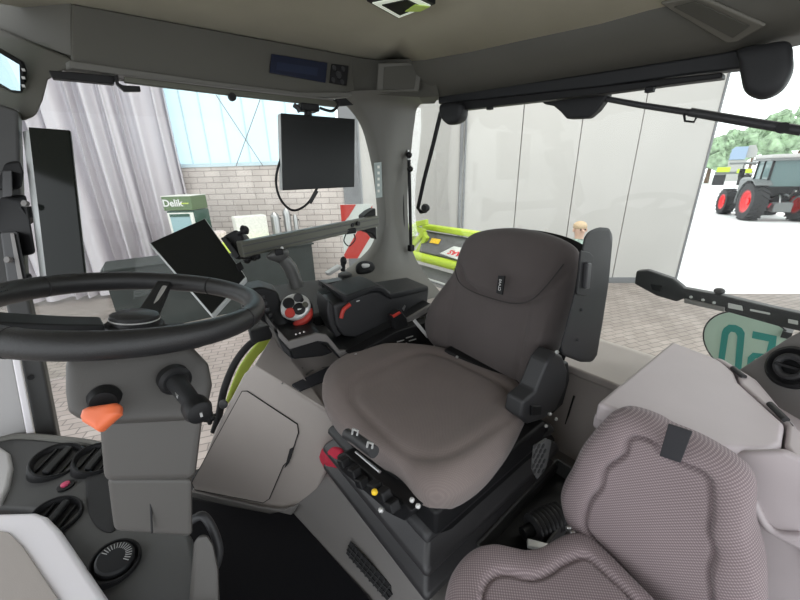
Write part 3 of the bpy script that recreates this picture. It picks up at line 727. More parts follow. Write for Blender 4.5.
# side header above the right window
top = hx([(72, 3), (200, 27), (350, 55), (392, 62)]); bot = hx([(72, 66), (200, 85), (300, 98), (350, 96), (400, 96)])
mb = MB(); mb.poly_prism(top+bot[::-1], (.09, .02, .0)); sh = struct(mb, 'trim_5', 'trimdark', bev=.006)
lip = hx([(70, 60), (200, 79), (300, 92), (352, 92), (352, 97), (300, 98), (200, 86), (70, 68)], 1.385)
build(MB().poly_prism(lip, (.05, .02, 0)), 'header_lip', 'pillar', sh, bev=.004)
r0 = hx([(271, 54), (327, 63), (325, 83), (269, 73)], 1.396)
rad_ = build(MB().poly_prism(r0, (-.006, 0, 0)), 'radio', 'radio', sh, bev=.002)
build(MB().poly_prism(hx([(277, 62), (318, 68), (317, 76), (276, 70)], 1.389), (-.001, 0, 0)), 'display_window', mat('radio_lcd', (.015, .022, .05), .25), rad_)
kp = build(MB().poly_prism(hx([(331, 64), (348, 66), (346, 86), (329, 83)], 1.396), (-.008, 0, 0)), 'keypad', 'black', sh, bev=.003)
for a, b in ((334, 68), (343, 69), (333, 80), (342, 82), (338.5, 75)):
    build(MB().lathe([(.009 if a != 338.5 else .013, 0), (.008 if a != 338.5 else .012, .004)], at(a, b, x=1.388), (-1, 0, 0), 16), 'key', 'charcoal', kp)
# ceiling: flat sheet dropping to the rear band
def ceil(name, rows, m):
    mb = MB(); vr = [[mb.bm.verts.new(p) for p in r] for r in rows]
    for A, B in zip(vr, vr[1:]):
        for j in range(len(A)-1): mb.bm.faces.new((A[j], A[j+1], B[j+1], B[j]))
    ob = struct(mb, name, m, ang=60); sm = ob.modifiers.new('t', 'SOLIDIFY'); sm.thickness = .03; sm.offset = 1
    return ob
xs = [-.5, -.2, .14, .5, .9, 1.2, 1.40]
def rowy(y, zl, zr): return [V((x, y, zl+(zr-zl)*(x+.5)/1.9)) for x in xs]
def onseg(x0, y): return None
crease = [at(800, -22, y=-1.05), at(720, -6, y=-1.05), at(650, 10, y=-1.05), at(600, 24, y=-1.05), at(520, 41, y=-1.05), at(470, 52, y=-1.05), at(425, 60, y=-1.02), at(392, 62, x=1.40)]
crease = [V((-.5, -1.05, crease[0].z-.02))]+crease
blind = [at(800, 32, y=-1.19), at(720, 52, y=-1.19), at(650, 63, y=-1.19), at(600, 71, y=-1.19), at(520, 84, y=-1.19), at(470, 92, y=-1.19), at(435, 97, y=-1.19), at(405, 96, y=-1.19)]
blind = [V((-.5, -1.19, blind[0].z-.03))]+blind
mid = [V((p.x, -.92, 1.505-.0*p.x)) for p in crease]; mid[-1] = at(375, 59, x=1.40)
fr0 = [V((p.x, .9, 1.50)) for p in crease]
fr0[-1] = V((1.40, .9, 1.49)); mid2 = [V((p.x, -.5, 1.505)) for p in crease]; mid2[-1] = at(262, 38, x=1.40)
md3 = [V((p.x, -.04, 1.495)) for p in crease]; md3[-1] = at(72, 3, x=1.40)
for r_ in (fr0, md3, mid2, mid): r_.append(r_[-1]+V((.12, 0, .004)))
crease.append(crease[-1]+V((.12, -.05, 0))); blind.append(blind[-1]+V((.10, -.02, 0)))
ceil('ceiling', [fr0, md3, mid2, mid, crease], 'head')
ceil('trim_6', [crease, blind, [p+V((0, -.1, -.005)) for p in blind]], 'trimdark')
# speaker panel in the rear right roof corner
sp = ats([(378, 63), (424, 61), (419, 92), (376, 93)], pl=(at(400, 78, x=1.255), V((-.75, .62, -.2)).normalized()))
nsp = V((-.75, .62, -.2)).normalized()
spk = tag(build(MB().poly_prism(sp, -nsp*.07), 'corner_speaker', 'trimdark', bev=.006), 'square speaker cover in the roof corner above the rear pillar', 'speaker')
sp2 = ats([(384, 67), (418, 65), (414, 89), (383, 90)], pl=(at(400, 78, x=1.255)+nsp*.003, nsp))
build(MB().poly_prism(sp2, -nsp*.004), 'speaker_grille', 'grille', spk, bev=.002)
struct(MB().poly_prism([at(350, 56, x=1.40), at(376, 60, x=1.38), at(430, 57, y=-1.06), at(440, 97, y=-1.17), at(400, 99, y=-1.19), at(352, 96, x=1.40)], V((.12, -.09, 0))), 'trim_7', 'trimdark', bev=.006)
# ceiling lamp and the long recess in the rear band
lpz = 1.497
lq = pz([(366, -4), (398, 14), (436, -1), (410, -14)], lpz)
lm = tag(build(MB().poly_prism([p for p in lq], (0, 0, -.012)), 'ceiling_lamp', 'black', bev=.003), 'rectangular ceiling lamp with white outlined lens on the headliner', 'lamp')
lcen = sum(lq, V())/4
build(MB().poly_prism([p.lerp(lcen, .16)-Z*.013 for p in lq], (0, 0, -.002)), 'lens_rim', 'lamp', lm)
build(MB().poly_prism([p.lerp(lcen, .42)-Z*.0155 for p in lq], (0, 0, -.002)), 'lens', 'black', lm)
build(MB().poly_prism([p-Z*.018 for p in pz([(405, 3), (420, 3), (430, -2), (415, -4)], lpz)], (0, 0, -.002)), 'painted_reflection', 'greenglint', lm)  # green reflection on the lamp, put in as a coloured patch
bn_ = (crease[3]-blind[3]).cross(crease[5]-blind[5]); 
bnn = (blind[2]-crease[2]).cross(crease[4]-crease[2]).normalized()
if bnn.dot(CAM-crease[2]) < 0: bnn = -bnn
bp = (crease[2], bnn)
cs = tag(build(MB().poly_prism([p+bnn*.001 for p in ats([(661, 0), (700, -8), (768, 22), (740, 38), (728, 40)], pl=bp)], bnn*.008), 'roof_air_panel', 'bandlight', bev=.004), 'long flat grille panel in the rear roof band above the blind', 'panel')
build(MB().poly_prism([p+bnn*.010 for p in ats([(676, 2), (698, -4), (752, 21), (735, 33)], pl=bp)], bnn*.002), 'panel_grille', 'grille', cs, bev=.001)

# rear roller blind: cassette, end cap
bl = thing('roller_blind', 'black roller blind cassette along the top of the rear window', 'blind', at(600, 92, y=-1.2))
by = -1.2
build(MB().poly_prism(ats([(438, 96), (600, 72), (700, 56), (760, 46), (760, 66), (690, 74), (600, 87), (438, 104)], y=by), (0, -.05, 0)), 'cassette', 'softblk', bl, bev=.006)
build(MB().poly_prism(ats([(446, 103), (600, 86), (722, 72), (722, 78), (690, 82), (600, 94), (462, 110), (446, 111)], y=by+.012), (0, -.04, 0)), 'pull_bar', 'black', bl, bev=.004)
build(MB().cushion(ats([(738, 50), (765, 44), (789, 42), (793, 58), (792, 72), (783, 88), (770, 97), (757, 99), (745, 92), (741, 78), (739, 64)], y=by+.035), (0, 1, 0), .02, .06, n=60, rings=8), 'end_cap', 'softblk', bl)
build(MB().cushion(ats([(442, 104), (460, 103), (462, 112), (459, 121), (450, 125), (443, 120), (440, 112)], y=by+.03), (0, 1, 0), .012, .05, n=40, rings=6), 'end_cap', 'softblk', bl)
for px, py in ((490, 108), (650, 90)): build(MB().box(at(px, py, y=by+.01), (.02, .02, .012)), 'clip', 'black', bl, bev=.002)
# rear wiper: motor cover, arm
wi = thing('rear_wiper', 'rear window wiper with black motor cover and long dark arm', 'wiper', at(575, 110, y=-1.24))
build(MB().poly_prism(ats([(538, 98), (608, 88), (607, 96), (597, 110), (588, 118), (566, 119), (560, 112), (553, 106), (543, 104)], y=-1.255), (0, -.04, 0)), 'motor_cover', 'softblk', wi, bev=.008)
wa = build(MB().tube(ats([(602, 98), (640, 105), (700, 114), (805, 131)], y=-1.27), .0085, 10), 'wiper_arm', 'charcoal', wi)
build(MB().tube(ats([(690, 112), (760, 124), (803, 131)], y=-1.265), .011, 10), 'arm_sleeve', 'charcoal', wa)
build(MB().tube(ats([(684, 114), (685, 121), (694, 122), (697, 116)], y=-1.265), .003, 8), 'hook', 'black', wa)
build(MB().lathe([(.012, -.01), (.012, .01)], at(783, 128, y=-1.262), (0, 1, 0), 14), 'nozzle', 'black', wa)

# right rear pillar, flared foot
def pill(zpx):
    (lx, ly), (rx, ry) = zpx
    L_ = at(lx, ly, x=1.42); R_ = at(rx, ry, y=-1.2); return L_, R_
secs = [((334, 296), (452, 318)), ((345, 278), (436, 296)), ((362, 264), (420, 277)), ((376, 250), (409, 258)), ((382, 236), (404, 238)), ((384, 215), (402, 215)), ((381, 180), (402, 182)), ((376, 152), (405, 150)), ((368, 124), (408, 122)), ((354, 104), (413, 104)), ((340, 92), (440, 92))]
rg = []
for s_ in secs:
    L_, R_ = pill(s_)
    zl = L_.z; zr = R_.z
    m_ = (L_+R_)/2; inn = V((-.7, .7, 0))
    a = L_.lerp(R_, .32)+inn*.035; b = L_.lerp(R_, .42)+inn*.04; c = L_.lerp(R_, .72)+inn*.03
    rg.append([L_, L_.lerp(R_, .12)+inn*.02, a, b, c, R_, R_+V((.01, -.05, 0)), V((max(L_.x, R_.x)+.08, min(L_.y, R_.y)-.06, m_.z)), L_+V((.06, 0, 0))])
dense = []
nR = len(rg); 
for j in range(len(rg[0])):
    dense.append(catmull([r[j] for r in rg], 5))
mb = MB(); mb.rings([[d_[i] for d_ in dense] for i in range(len(dense[0]))])
cpil = struct(mb, 'trim_8', 'pillar', ang=50)
lab_ = build(MB().poly_prism(ats([(374, 163), (381, 162), (382, 197), (376, 198)], x=1.36), (-.003, 0, 0)), 'sticker', mat('label_grey', (.32, .37, .36), .6), cpil)
for k in range(5): build(MB().box(at(378.5, 167+k*6, x=1.354), (.001, .012, .012)), 'print_mark', 'whitebox', lab_)
# bulge and cup recess at the pillar foot
fo = MB().cushion(ats([(356, 266), (362, 261), (372, 262), (375, 268), (370, 273), (358, 274)], x=1.30), (-1, .3, .3), .01, .02, n=40, rings=6)
build(fo, 'cup_recess', 'black', cpil)
build(MB().cushion(ats([(362, 264), (369, 264), (369, 267), (363, 268)], x=1.285), (-1, .3, .3), .003, .003, n=24, rings=4), 'emblem', 'silver', cpil)
# rear-window hardware next to the pillar: gas strut and folding handle
gs = thing('gas_strut', 'black gas strut standing along the right edge of the rear window', 'strut', at(411, 252, y=-1.22))
build(MB().tube(ats([(411, 250), (410, 205), (409, 160)], y=-1.22), .009, 10), 'cylinder', 'black', gs)
build(MB().tube(ats([(409, 172), (408, 150)], y=-1.22), .006, 10), 'rod', 'steel', gs)
for px, py in ((409, 155), (410, 169)): build(MB().sphere(at(px, py, y=-1.21), .016, 2), 'ball_joint', 'black', gs)
build(MB().box(at(411, 248, y=-1.215), (.03, .03, .035)), 'end_fitting', 'black', gs, bev=.006)
gs2 = tag(build(MB().tube(ats([(402, 100), (402, 165), (404, 235), (406, 248)], y=-1.215), .006, 8), 'rubber_seal', 'blackm'), 'thin black rubber seal between the rear pillar and the rear glass', 'seal')
hn = thing('grab_handle', 'slanted black handle bar hanging from the right end of the roller blind', 'handle', at(420, 212, y=-1.24))
build(MB().tube(ats([(441, 112), (433, 145), (424, 180), (418, 208), (421, 212), (426, 211)], y=-1.24), .010, 10), 'bar', 'black', hn)
build(MB().lathe([(.017, 0), (.021, .012), (.021, .024), (.014, .034)], at(427, 208, y=-1.25), (-.3, 1, .1), 16), 'knob', 'black', hn)

# left front: corner panel, housing with mirror, pillar post, bracket boxes
struct(MB().poly_prism([at(-40, -40, d=.95), at(72, -14, x=1.40), at(72, 60, x=1.40), at(30, 45, d=1.03), at(-40, 20, d=.95)], away(20, 10, .10)), 'trim_9', 'trimdark', bev=.01)
hs = struct(MB().poly_prism(ats([(-30, 20), (0, 28), (72, 58), (76, 66), (60, 72), (48, 80), (43, 100), (36, 116), (24, 121), (-30, 119)], d=.93), away(30, 80, .12)), 'trim_10', 'trimdark', bev=.014)
mc_ = at(8, 70, d=.905); mi_i = ray(8, 70).normalized(); mn = (V((-.45, .9, .10)).normalized()-mi_i).normalized()
mi = tag(build(MB().cushion(ats([(-14, 43), (0, 48), (22, 61), (25, 70), (24, 94), (14, 93), (0, 87), (-14, 80)], pl=(mc_-mn*.008, mn)), mn, .006, .012, n=60, rings=6, p=12, smooth=False), 'interior_mirror', 'black'), 'small interior mirror in the left front roof housing', 'mirror')
build(MB().poly_prism(ats([(-12, 48), (0, 53), (20, 65), (21, 91), (12, 90), (0, 83), (-12, 78)], pl=(mc_, mn)), mn*.002), 'mirror_glass', 'mirror', mi)
for py in (70, 78, 86): build(MB().box(at(23.5, py, pl=(mc_, mn)), (.006, .006, .006)), 'clip', 'silver', mi)
# front right pillar post
struct(MB().poly_prism(ats([(37, 448), (60, 448), (43, 362), (27, 290), (22, 215), (18, 110), (-40, 90), (-40, 300), (4, 300), (20, 362)], x=1.40), (.06, 0, 0)), 'trim_11', 'dash', bev=.008)
struct(MB().poly_prism(ats([(-60, 352), (14, 352), (32, 445), (-60, 450)], x=1.40), (.03, 0, 0)), 'wall_front', 'paleside', bev=.01)
struct(MB().poly_prism(ats([(12, 352), (20, 352), (38, 444), (30, 447)], x=1.385), (-.015, 0, 0)), 'trim_12', 'white', bev=.004)
build(MB().lathe([(.007, 0), (.008, .004)], at(31, 377, x=1.40), (-1, 0, 0), 14), 'plug', 'blackm', bpy.data.objects['trim_11'])
# bracket stack on the pillar
bk = thing('terminal_bracket', 'stack of black clamps and dark grey bars on the left front pillar', 'bracket', at(12, 280, d=.9))
build(MB().poly_prism(ats([(-20, 165), (20, 160), (24, 172), (22, 188), (-20, 192)], d=.90), away(12, 230, .14)), 'clamp_block', 'black', bk, bev=.008)
build(MB().poly_prism(ats([(2, 170), (12, 170), (13, 196), (2, 198)], d=.885), away(12, 230, .03)), 'bar', 'charcoal', bk, bev=.004)
build(MB().poly_prism(ats([(-20, 198), (26, 194), (32, 230), (36, 254), (20, 257), (6, 234), (-20, 234)], d=.91), away(12, 230, .14)), 'clamp_block', 'black', bk, bev=.008)
build(MB().poly_prism(ats([(0, 232), (18, 231), (28, 284), (8, 288)], d=.885), away(12, 230, .05)), 'bar', 'charcoal', bk, bev=.006)
build(MB().poly_prism(ats([(10, 233), (14, 233), (24, 284), (19, 285)], d=.88), away(12, 230, .02)), 'bar_rib', 'midgrey', bk, bev=.002)
build(MB().poly_prism(ats([(8, 280), (32, 274), (33, 286), (12, 300)], d=.89), away(12, 230, .05)), 'clamp_block', 'black', bk, bev=.006)
for px, py in ((27, 204), (10, 260)): build(MB().lathe([(.008, 0), (.008, .008)], at(px, py, d=.88), TOCAM, 8), 'bolt', 'midgrey', bk)
build(MB().poly_prism(ats([(-20, 120), (22, 120), (20, 165), (-20, 168)], d=.93), away(12, 230, .14)), 'upper_bar', 'trimdark', bk, bev=.01)

# slab monitor on the front pillar
sm_f = ats([(30.5, 128), (71, 131), (86.5, 273), (48.5, 279)], d=.90)
sm_n = (sm_f[1]-sm_f[0]).cross(sm_f[3]-sm_f[0]).normalized()
if sm_n.dot(FW) < 0: sm_n = -sm_n
sdv = (sm_f[0]-sm_f[1]).normalized()*.048+sm_n*.022
am = thing('pillar_monitor', 'tall narrow black monitor with silver side edge on the front pillar', 'monitor', sum(sm_f, V())/4)
build(MB().poly_prism([p+sm_n*.002 for p in sm_f], sdv), 'housing', 'edge', am, bev=.002)
build(MB().poly_prism(sm_f, -sm_n*.006), 'screen', 'screen', am, bev=.002)
build(MB().span(sm_f[0].lerp(sm_f[3], .55)+sdv, at(14, 225, d=.95), .03, .03), 'mount_arm', 'black', am)

# sun visor cassette along the right window top with its clips
vz = thing('side_blind', 'pale grey blind bar along the top of the right side window', 'blind', at(230, 92, x=1.37))
build(MB().poly_prism(ats([(124, 76), (230, 89), (337, 101), (338, 107), (230, 95), (124, 82)], x=1.37), (.02, 0, 0)), 'bar', 'alu', vz, bev=.003)
build(MB().poly_prism(ats([(118, 74), (342, 100), (343, 104), (118, 79)], x=1.378), (.03, 0, 0)), 'cassette', 'midgrey', vz, bev=.003)
build(MB().poly_prism(ats([(48, 70), (74, 72), (116, 76), (114, 84), (74, 80), (52, 78)], x=1.385), (.03, 0, 0)), 'dark_strip', 'black', vz, bev=.003)
build(MB().poly_prism(ats([(114, 75), (118, 75), (119, 83), (123, 85), (140, 86), (141, 91), (124, 91), (116, 84)], x=1.365), (.02, 0, 0)), 'end_clip', 'black', vz, bev=.002)
build(MB().lathe([(.012, -.008), (.012, .008)], at(232, 97, x=1.365), (1, 0, 0), 14), 'pull_knob', 'black', vz)
build(MB().poly_prism(ats([(335, 99), (346, 98), (354, 105), (340, 106)], x=1.36), (.02, 0, 0)), 'end_clip', 'black', vz, bev=.002)

# hanging monitor
hm = thing('hanging_monitor', 'black flat monitor hanging from the header before the frosted window', 'monitor', at(318, 150, x=1.30))
mf = ats([(281, 113), (355, 119), (354.5, 187), (283, 190.5)], x=1.30)
build(MB().poly_prism([p+V((.006, 0, 0)) for p in mf], (.03, 0, 0)), 'housing', 'edge', hm, bev=.004)
build(MB().poly_prism(mf, (.007, 0, 0)), 'screen', 'screenmatt', hm, bev=.002)
build(MB().poly_prism(ats([(286, 119), (352, 124), (352, 125), (286, 120)], x=1.2995), (-.0005, 0, 0)), 'bezel_line', 'black', hm)
build(MB().box(at(308, 108, x=1.33), (.05, .07, .025)), 'bracket', 'black', hm, bev=.005)
build(MB().cyl(at(308, 104, x=1.33), at(308, 116, x=1.335), .014), 'swivel', 'black', hm)
build(MB().tube(ats([(294, 105), (298, 108), (300, 112)], x=1.32), .009, 8), 'clamp', 'charcoal', hm)
build(MB().tube(ats([(320, 108), (332, 111), (339, 104), (338, 100)], x=1.32), .005, 8, smooth=6), 'cable', 'black', hm)
build(MB().tube(ats([(281, 158), (276, 178), (279, 196), (288, 208), (297, 210), (308, 203), (316, 190), (319, 186)], x=1.325), .0045, 8, smooth=6), 'cable', 'black', hm)
build(MB().tube(ats([(310, 203), (317, 191)], x=1.32), .007, 8), 'cable_sleeve', 'charcoal', hm)

# aluminium rail with clamp, bracket
ra = thing('mounting_rail', 'long aluminium rail crossing the right window below the monitors', 'rail', at(310, 235, x=1.2))
a0, a1 = at(240, 249.5, x=1.12), at(376, 221, x=1.30)
dirr = (a1-a0).normalized(); upr = (Z-dirr*Z.dot(dirr)).normalized(); nr = dirr.cross(upr)
if nr.dot(TOCAM) < 0: nr = -nr
build(MB().span(a0, a1, .03, .048), 'beam', 'alu', ra, bev=.003)
for h_ in (-.012, .012): build(MB().span(a0+upr*h_+nr*.0155, a1+upr*h_+nr*.0155, .003, .004), 'slot', 'dash', ra)
build(MB().poly_prism([p for p in ats([(364, 216), (370, 211), (376, 208), (377, 240), (372, 234), (366, 232)], x=1.30)], (.05, 0, 0)), 'wall_bracket', 'black', ra, bev=.006)
for px, py in ((351, 225), (357, 223.5)): build(MB().lathe([(.009, 0), (.009, .01)], at(px, py, x=1.245), nr, 10), 'bolt', 'black', ra)
build(MB().box(at(350, 231, x=1.24), (.02, .05, .022)), 'cable_clip', 'black', ra, bev=.004)
build(MB().tube(ats([(346, 234), (344, 241), (349, 246), (355, 240), (354, 234)], x=1.235), .0025, 6, smooth=6), 'loose_cable', 'black', ra)
# tilted terminal
tm = thing('terminal', 'tilted black tablet terminal with pale edge behind the steering wheel', 'monitor', at(200, 265, d=1.0))
tA, tB, tC, tD = at(149, 243, d=1.03), at(205, 218, d=1.12), at(247, 279, d=1.05), at(212, 316, d=.96)
tn = (tB-tA).cross(tD-tA).normalized()
if tn.dot(TOCAM) < 0: tn = -tn
tD = tD - tn*((tD-tA).dot(tn)); tC = tC - tn*((tC-tA).dot(tn))
build(MB().poly_prism([tA, tB, tC, tD], -tn*.022), 'housing', 'edge', tm, bev=.003)
cc = (tA+tB+tC+tD)/4
build(MB().poly_prism([p.lerp(cc, .03)+tn*.0005 for p in (tA, tB, tC, tD)], tn*.003), 'screen', 'screenmatt', tm, bev=.002)
build(MB().poly_prism([at(a, b, pl=(tA+tn*.004, tn)) for a, b in ((236, 266), (241, 263), (244, 269), (239, 272))], tn*.008), 'button_block', 'black', tm, bev=.001)
cl_ = thing('rail_clamp', 'black clamp with wing knob holding the tilted terminal to the rail', 'clamp', at(238, 245, d=1.1))
build(MB().poly_prism(ats([(222, 236), (235, 229), (241, 233), (249, 250), (250, 259), (241, 259), (236, 257), (226, 245)], d=1.08), FW*.06), 'jaw', 'black', cl_, bev=.008)
build(MB().poly_prism(ats([(220, 238), (225, 236), (240, 256), (235, 259)], d=1.06), FW*.03), 'plate', 'black', cl_, bev=.003)
build(MB().cyl(at(238, 234, d=1.08), at(244, 231, d=1.07), .006), 'stud', 'black', cl_)
build(MB().lathe([(.012, 0), (.016, .008), (.01, .016)], at(243, 231, d=1.075), at(246, 229, d=1.07)-at(240, 233, d=1.08), 12), 'wing_knob', 'black', cl_)
for px, py in ((247, 260), (252, 257), (257, 256)): build(MB().sphere(at(px, py, d=1.11), .012, 2), 'bolt', 'black', cl_)

# ================================================================== SIDE CONSOLE AND ARMREST
sc_ = thing('side_console', 'dark right side console shelf below the right window', 'console', at(290, 290, x=1.25))
shelf = ats([(238, 292), (262, 285), (300, 281), (345, 277), (400, 279)], x=1.44)+[V((1.19, -1.0, .535)), V((1.19, -.42, .535)), V((1.19, -.27, .545))]
build(MB().poly_prism(shelf, (0, 0, -.05)), 'shelf', 'softblk', sc_, bev=.010)
build(MB().poly_prism(ats([(238, 292), (262, 287), (278, 292), (286, 318), (277, 331), (262, 322), (247, 306)], x=1.10), (.10, -.02, 0)), 'switch_pod', 'black', sc_, bev=.010)
for i in range(5):
    p = at(262+i*2.5, 297+i*6, x=1.096); build(MB().box(p, (.014, .014, .014)), 'switch', 'charcoal', sc_, bev=.003)
build(MB().poly_prism(pz([(318, 281), (338, 277), (343, 280), (322, 284)], .62), (0, 0, -.02)), 'raised_rim', 'charcoal', sc_, bev=.004)
# phone cradle at the pillar foot
pc = thing('phone_cradle', 'small black phone cradle with silver arm at the foot of the pillar', 'holder', at(345, 275, z=.60))
build(MB().lathe([(.035, 0), (.032, .012), (.02, .018)], at(345, 276, z=.60), Z, 24), 'base', 'softblk', pc)
build(MB().cyl(at(343, 271, x=1.22), at(343, 263, x=1.22), .010), 'stem', 'black', pc)
build(MB().sphere(at(343.5, 261, x=1.22), .014, 2, (1, 1, 1.4)), 'knob', 'black', pc)
build(MB().span(at(327, 274, x=1.2), at(340, 266, x=1.2), .03, .014), 'arm', 'silver', pc, bev=.003)
# grey crooked lever
lv = thing('loader_joystick', 'grey curved joystick lever with thumb button standing behind the armrest console', 'lever', at(296, 286, x=1.12))
build(MB().tube(ats([(297, 287), (294, 277), (290, 268), (285, 261), (278, 256)], x=1.12), lambda t: .024-.004*abs(t-.5)-.003*t, 14, smooth=6), 'grip', 'levergrey', lv)
build(MB().cushion(ats([(266, 257), (272, 251), (280, 248), (288, 250), (288, 257), (282, 262), (273, 261)], x=1.11), (-1, .2, .3), .018, .018, n=50, rings=8, p=3), 'grip_head', 'levergrey', lv)
build(MB().box(at(279, 252, x=1.092), (.014, .026, .02)), 'thumb_button', 'black', lv, bev=.004)
build(MB().sphere(at(282, 248, x=1.1), .005, 2), 'indicator', 'ink', lv)
build(MB().lathe([(.045, 0), (.042, .012), (.03, .02), (.026, .03)], at(296, 287, z=.588), Z, 24), 'boot', 'black', lv)

ar = thing('control_armrest', 'dark multifunction armrest console with padded top right of the driver seat', 'armrest', at(340, 340, x=1.0))
SX = .93
lipp = ats([(277, 329), (288, 341), (316, 333), (326, 334.5), (339, 350), (350, 350), (393, 326), (432, 303)], x=SX)
lo = [p-Z*.026 for p in lipp]
build(MB().poly_prism([p-Z*.003 for p in lipp]+[p-Z*.035 for p in lipp[::-1]], (.26, -.03, .0)), 'tray', 'softblk', ar, bev=.005)
lipp = [p-V((.006, 0, 0)) for p in lipp]; lo = [p-V((.006, 0, 0)) for p in lo]
mb = MB()
mb.poly_prism(lipp+lo[::-1], (.012, -.002, 0)); build(mb, 'rim_strip', 'midgrey', ar, bev=.003)
build(MB().poly_prism(ats([(289, 345), (316, 337), (334, 353), (322, 357), (293, 360)], x=SX), (.2, -.02, 0)), 'front_block', 'black', ar, bev=.008)
build(MB().poly_prism([p for p in ats([(274, 331), (288, 343), (293, 360), (284, 352)], x=SX+.004)], (.05, .0, 0)), 'nose', 'charcoal', ar, bev=.004)
for i in range(3): build(MB().sphere(at(296+i*4, 335.5-i*1.2, x=SX+.01)+Z*.004, .003, 2), 'indicator', 'ink', ar)
# multifunction handle with silver face
mj = thing('joystick_handle', 'round silver faced control handle with buttons and red skirt on the armrest', 'joystick', at(300, 328, x=1.05))
jp = at(296, 308, x=1.05); jn = (CAM-jp).normalized()*.8+Z*.35+Y*.25; jn.normalize()
jpl = (jp, jn)
build(MB().cushion(ats([(281, 313), (281, 304), (286, 297), (296, 293.5), (305, 296), (310, 302), (309.5, 310), (302, 318), (293, 320.5), (285, 318)], pl=jpl), jn, .012, .03, n=70, rings=10, p=4), 'face_plate', 'silver', mj)
for (px, py, r_, m_) in ((289, 303.5, .019, 'black'), (299.5, 309, .020, 'black'), (290.5, 313, .017, 'red'), (298.5, 298, .015, 'charcoal'), (305.5, 305, .010, 'alu'), (301.5, 300, .008, 'black')):
    bt = build(MB().lathe([(r_, 0), (r_, .006), (r_*.8, .009)], at(px, py, pl=(jp+jn*.009, jn)), jn, 22), 'button', m_, mj)
    if m_ == 'black' and r_ > .019: build(MB().box(at(px, py, pl=(jp+jn*.0185, jn)), (.006, .012, .003)), 'symbol', 'ink', bt)
build(MB().cushion(ats([(293, 323), (300, 320), (309, 313), (312, 308), (312, 316), (305, 324), (296, 327)], pl=(jp-jn*.02, jn)), jn, .012, .02, n=50, rings=6, p=4), 'skirt', 'red', mj)
build(MB().tube([jp-jn*.03, jp-jn*.06-Z*.02, at(292, 325, x=1.08)-Z*.01], lambda t: .05-.012*t, 18), 'palm_body', 'softblk', mj)
build(MB().cushion(ats([(268, 318), (272, 306), (280, 300), (282, 312), (288, 322), (282, 330), (272, 328)], pl=(jp-jn*.035, jn)), jn, .02, .03, n=50, rings=6, p=3), 'thumb_rest', 'softblk', mj)
# armrest body with pad
AX = .985
build(MB().poly_prism(ats([(333, 305), (336, 326), (344, 337), (356, 338), (395, 322), (428, 305), (430, 288), (388, 296), (378, 291), (362, 295), (345, 302)], x=AX), (.13, -.02, 0)), 'body', 'charcoal', ar, bev=.012)
build(MB().poly_prism(ats([(328, 300), (333, 305), (336, 326), (342, 335), (336, 338), (330, 326), (327, 312)], x=AX+.004), (.12, -.02, 0)), 'front_cap', 'charcoal', ar, bev=.006)
padp = ats([(333, 290), (346, 303.5), (362, 297), (372, 292.5), (379, 292), (384, 294.5), (391, 300), (429, 291), (429, 286), (391, 293), (385, 287.5), (378, 285.5), (362, 290), (347, 295.5)], x=AX-.008)
build(MB().poly_prism(padp, (.165, -.02, 0.0)), 'arm_pad', 'softblk', ar, bev=.008)
build(MB().tube(ats([(341, 318), (343.5, 310), (350, 304.5)], x=AX-.012), .0075, 10, smooth=5), 'red_toggle', 'red', ar)
build(MB().box(at(358, 301, x=AX-.004), (.002, .014, .003)), 'mark', 'ink', ar)
# belt buckle and lever between seat and armrest
bu = thing('seat_belt_buckle', 'black belt buckle with red button between the driver seat and armrest', 'buckle', at(402, 330, x=.92))
build(MB().poly_prism(ats([(392, 316), (401, 310), (407, 318), (412, 336), (404, 340), (396, 334)], x=.90), (.03, 0, 0)), 'body', 'black', bu, bev=.006)
build(MB().poly_prism(ats([(393, 316), (400, 311.5), (401.5, 313.5), (394, 318)], x=.897), (.02, 0, 0)), 'release_button', 'red', bu, bev=.002)
build(MB().poly_prism(ats([(403, 309), (405, 305), (406, 306), (404, 311)], x=.893), (.004, 0, 0)), 'latch_tongue', 'steel', bu)
fr_ = thing('seat_side_rail', 'black slotted slide plate with bright screws beside the driver seat', 'rail', at(400, 350, x=.9))
build(MB().poly_prism(ats([(352, 356), (396, 332), (440, 318), (436, 345), (420, 352), (360, 362)], x=.88), (.05, 0, 0)), 'plate', 'black', fr_, bev=.004)
for px, py in ((400, 341), (409, 337), (403, 344), (412, 340)): build(MB().span(at(px-3, py+1, x=.876), at(px+4, py-1, x=.876), .002, .004), 'slot_pin', 'silver', fr_)
for px, py in ((356, 355), (393, 347)): build(MB().sphere(at(px, py, x=.874), .006, 2), 'screw', 'steel', fr_)
build(MB().span(at(414, 320, x=.86), at(428, 337, x=.84), .004, .012), 'trim_edge', 'silver', fr_)

# ================================================================== DRIVER SEAT
ds = thing('driver_seat', 'large brown grey cloth driver seat with tall backrest in the middle of the cab', 'seat', (.58, -.6, .13))
cz = .475
cush = ats([(322, 392), (326, 376), (340, 364), (362, 354), (395, 351), (425, 353), (455, 356), (495, 371), (527, 388), (531, 402), (522, 425), (508, 450), (488, 474), (462, 492), (436, 498), (418, 489), (400, 468), (370, 446), (340, 424), (326, 408)], z=cz-.03)
cc_ = sum(cush, V())/len(cush)
def cdisp(p):
    x = p.x-.57; y = p.y+.55
    d = .018*min(1, max(0, (abs(x)-.13)/.08))                      # side bolsters
    inner = ((abs(x)/.19)**4+(abs(y+.01)/.185)**4)**.25
    d -= .007*math.exp(-((inner-1)/.06)**2)                        # stitched groove
    d -= .012*math.exp(-((x/.14)**2+((y+.05)/.14)**2))
    return d
build(MB().cushion(cush, Z, .045, .095, n=130, rings=34, p=6, q=2, disp=cdisp), 'seat_cushion', 'seatcloth', ds, ang=80)
BA = R(10); BN = V((0, cos(BA), sin(BA))); B0 = V((.6, -.80, .42)); BP = (B0, BN)
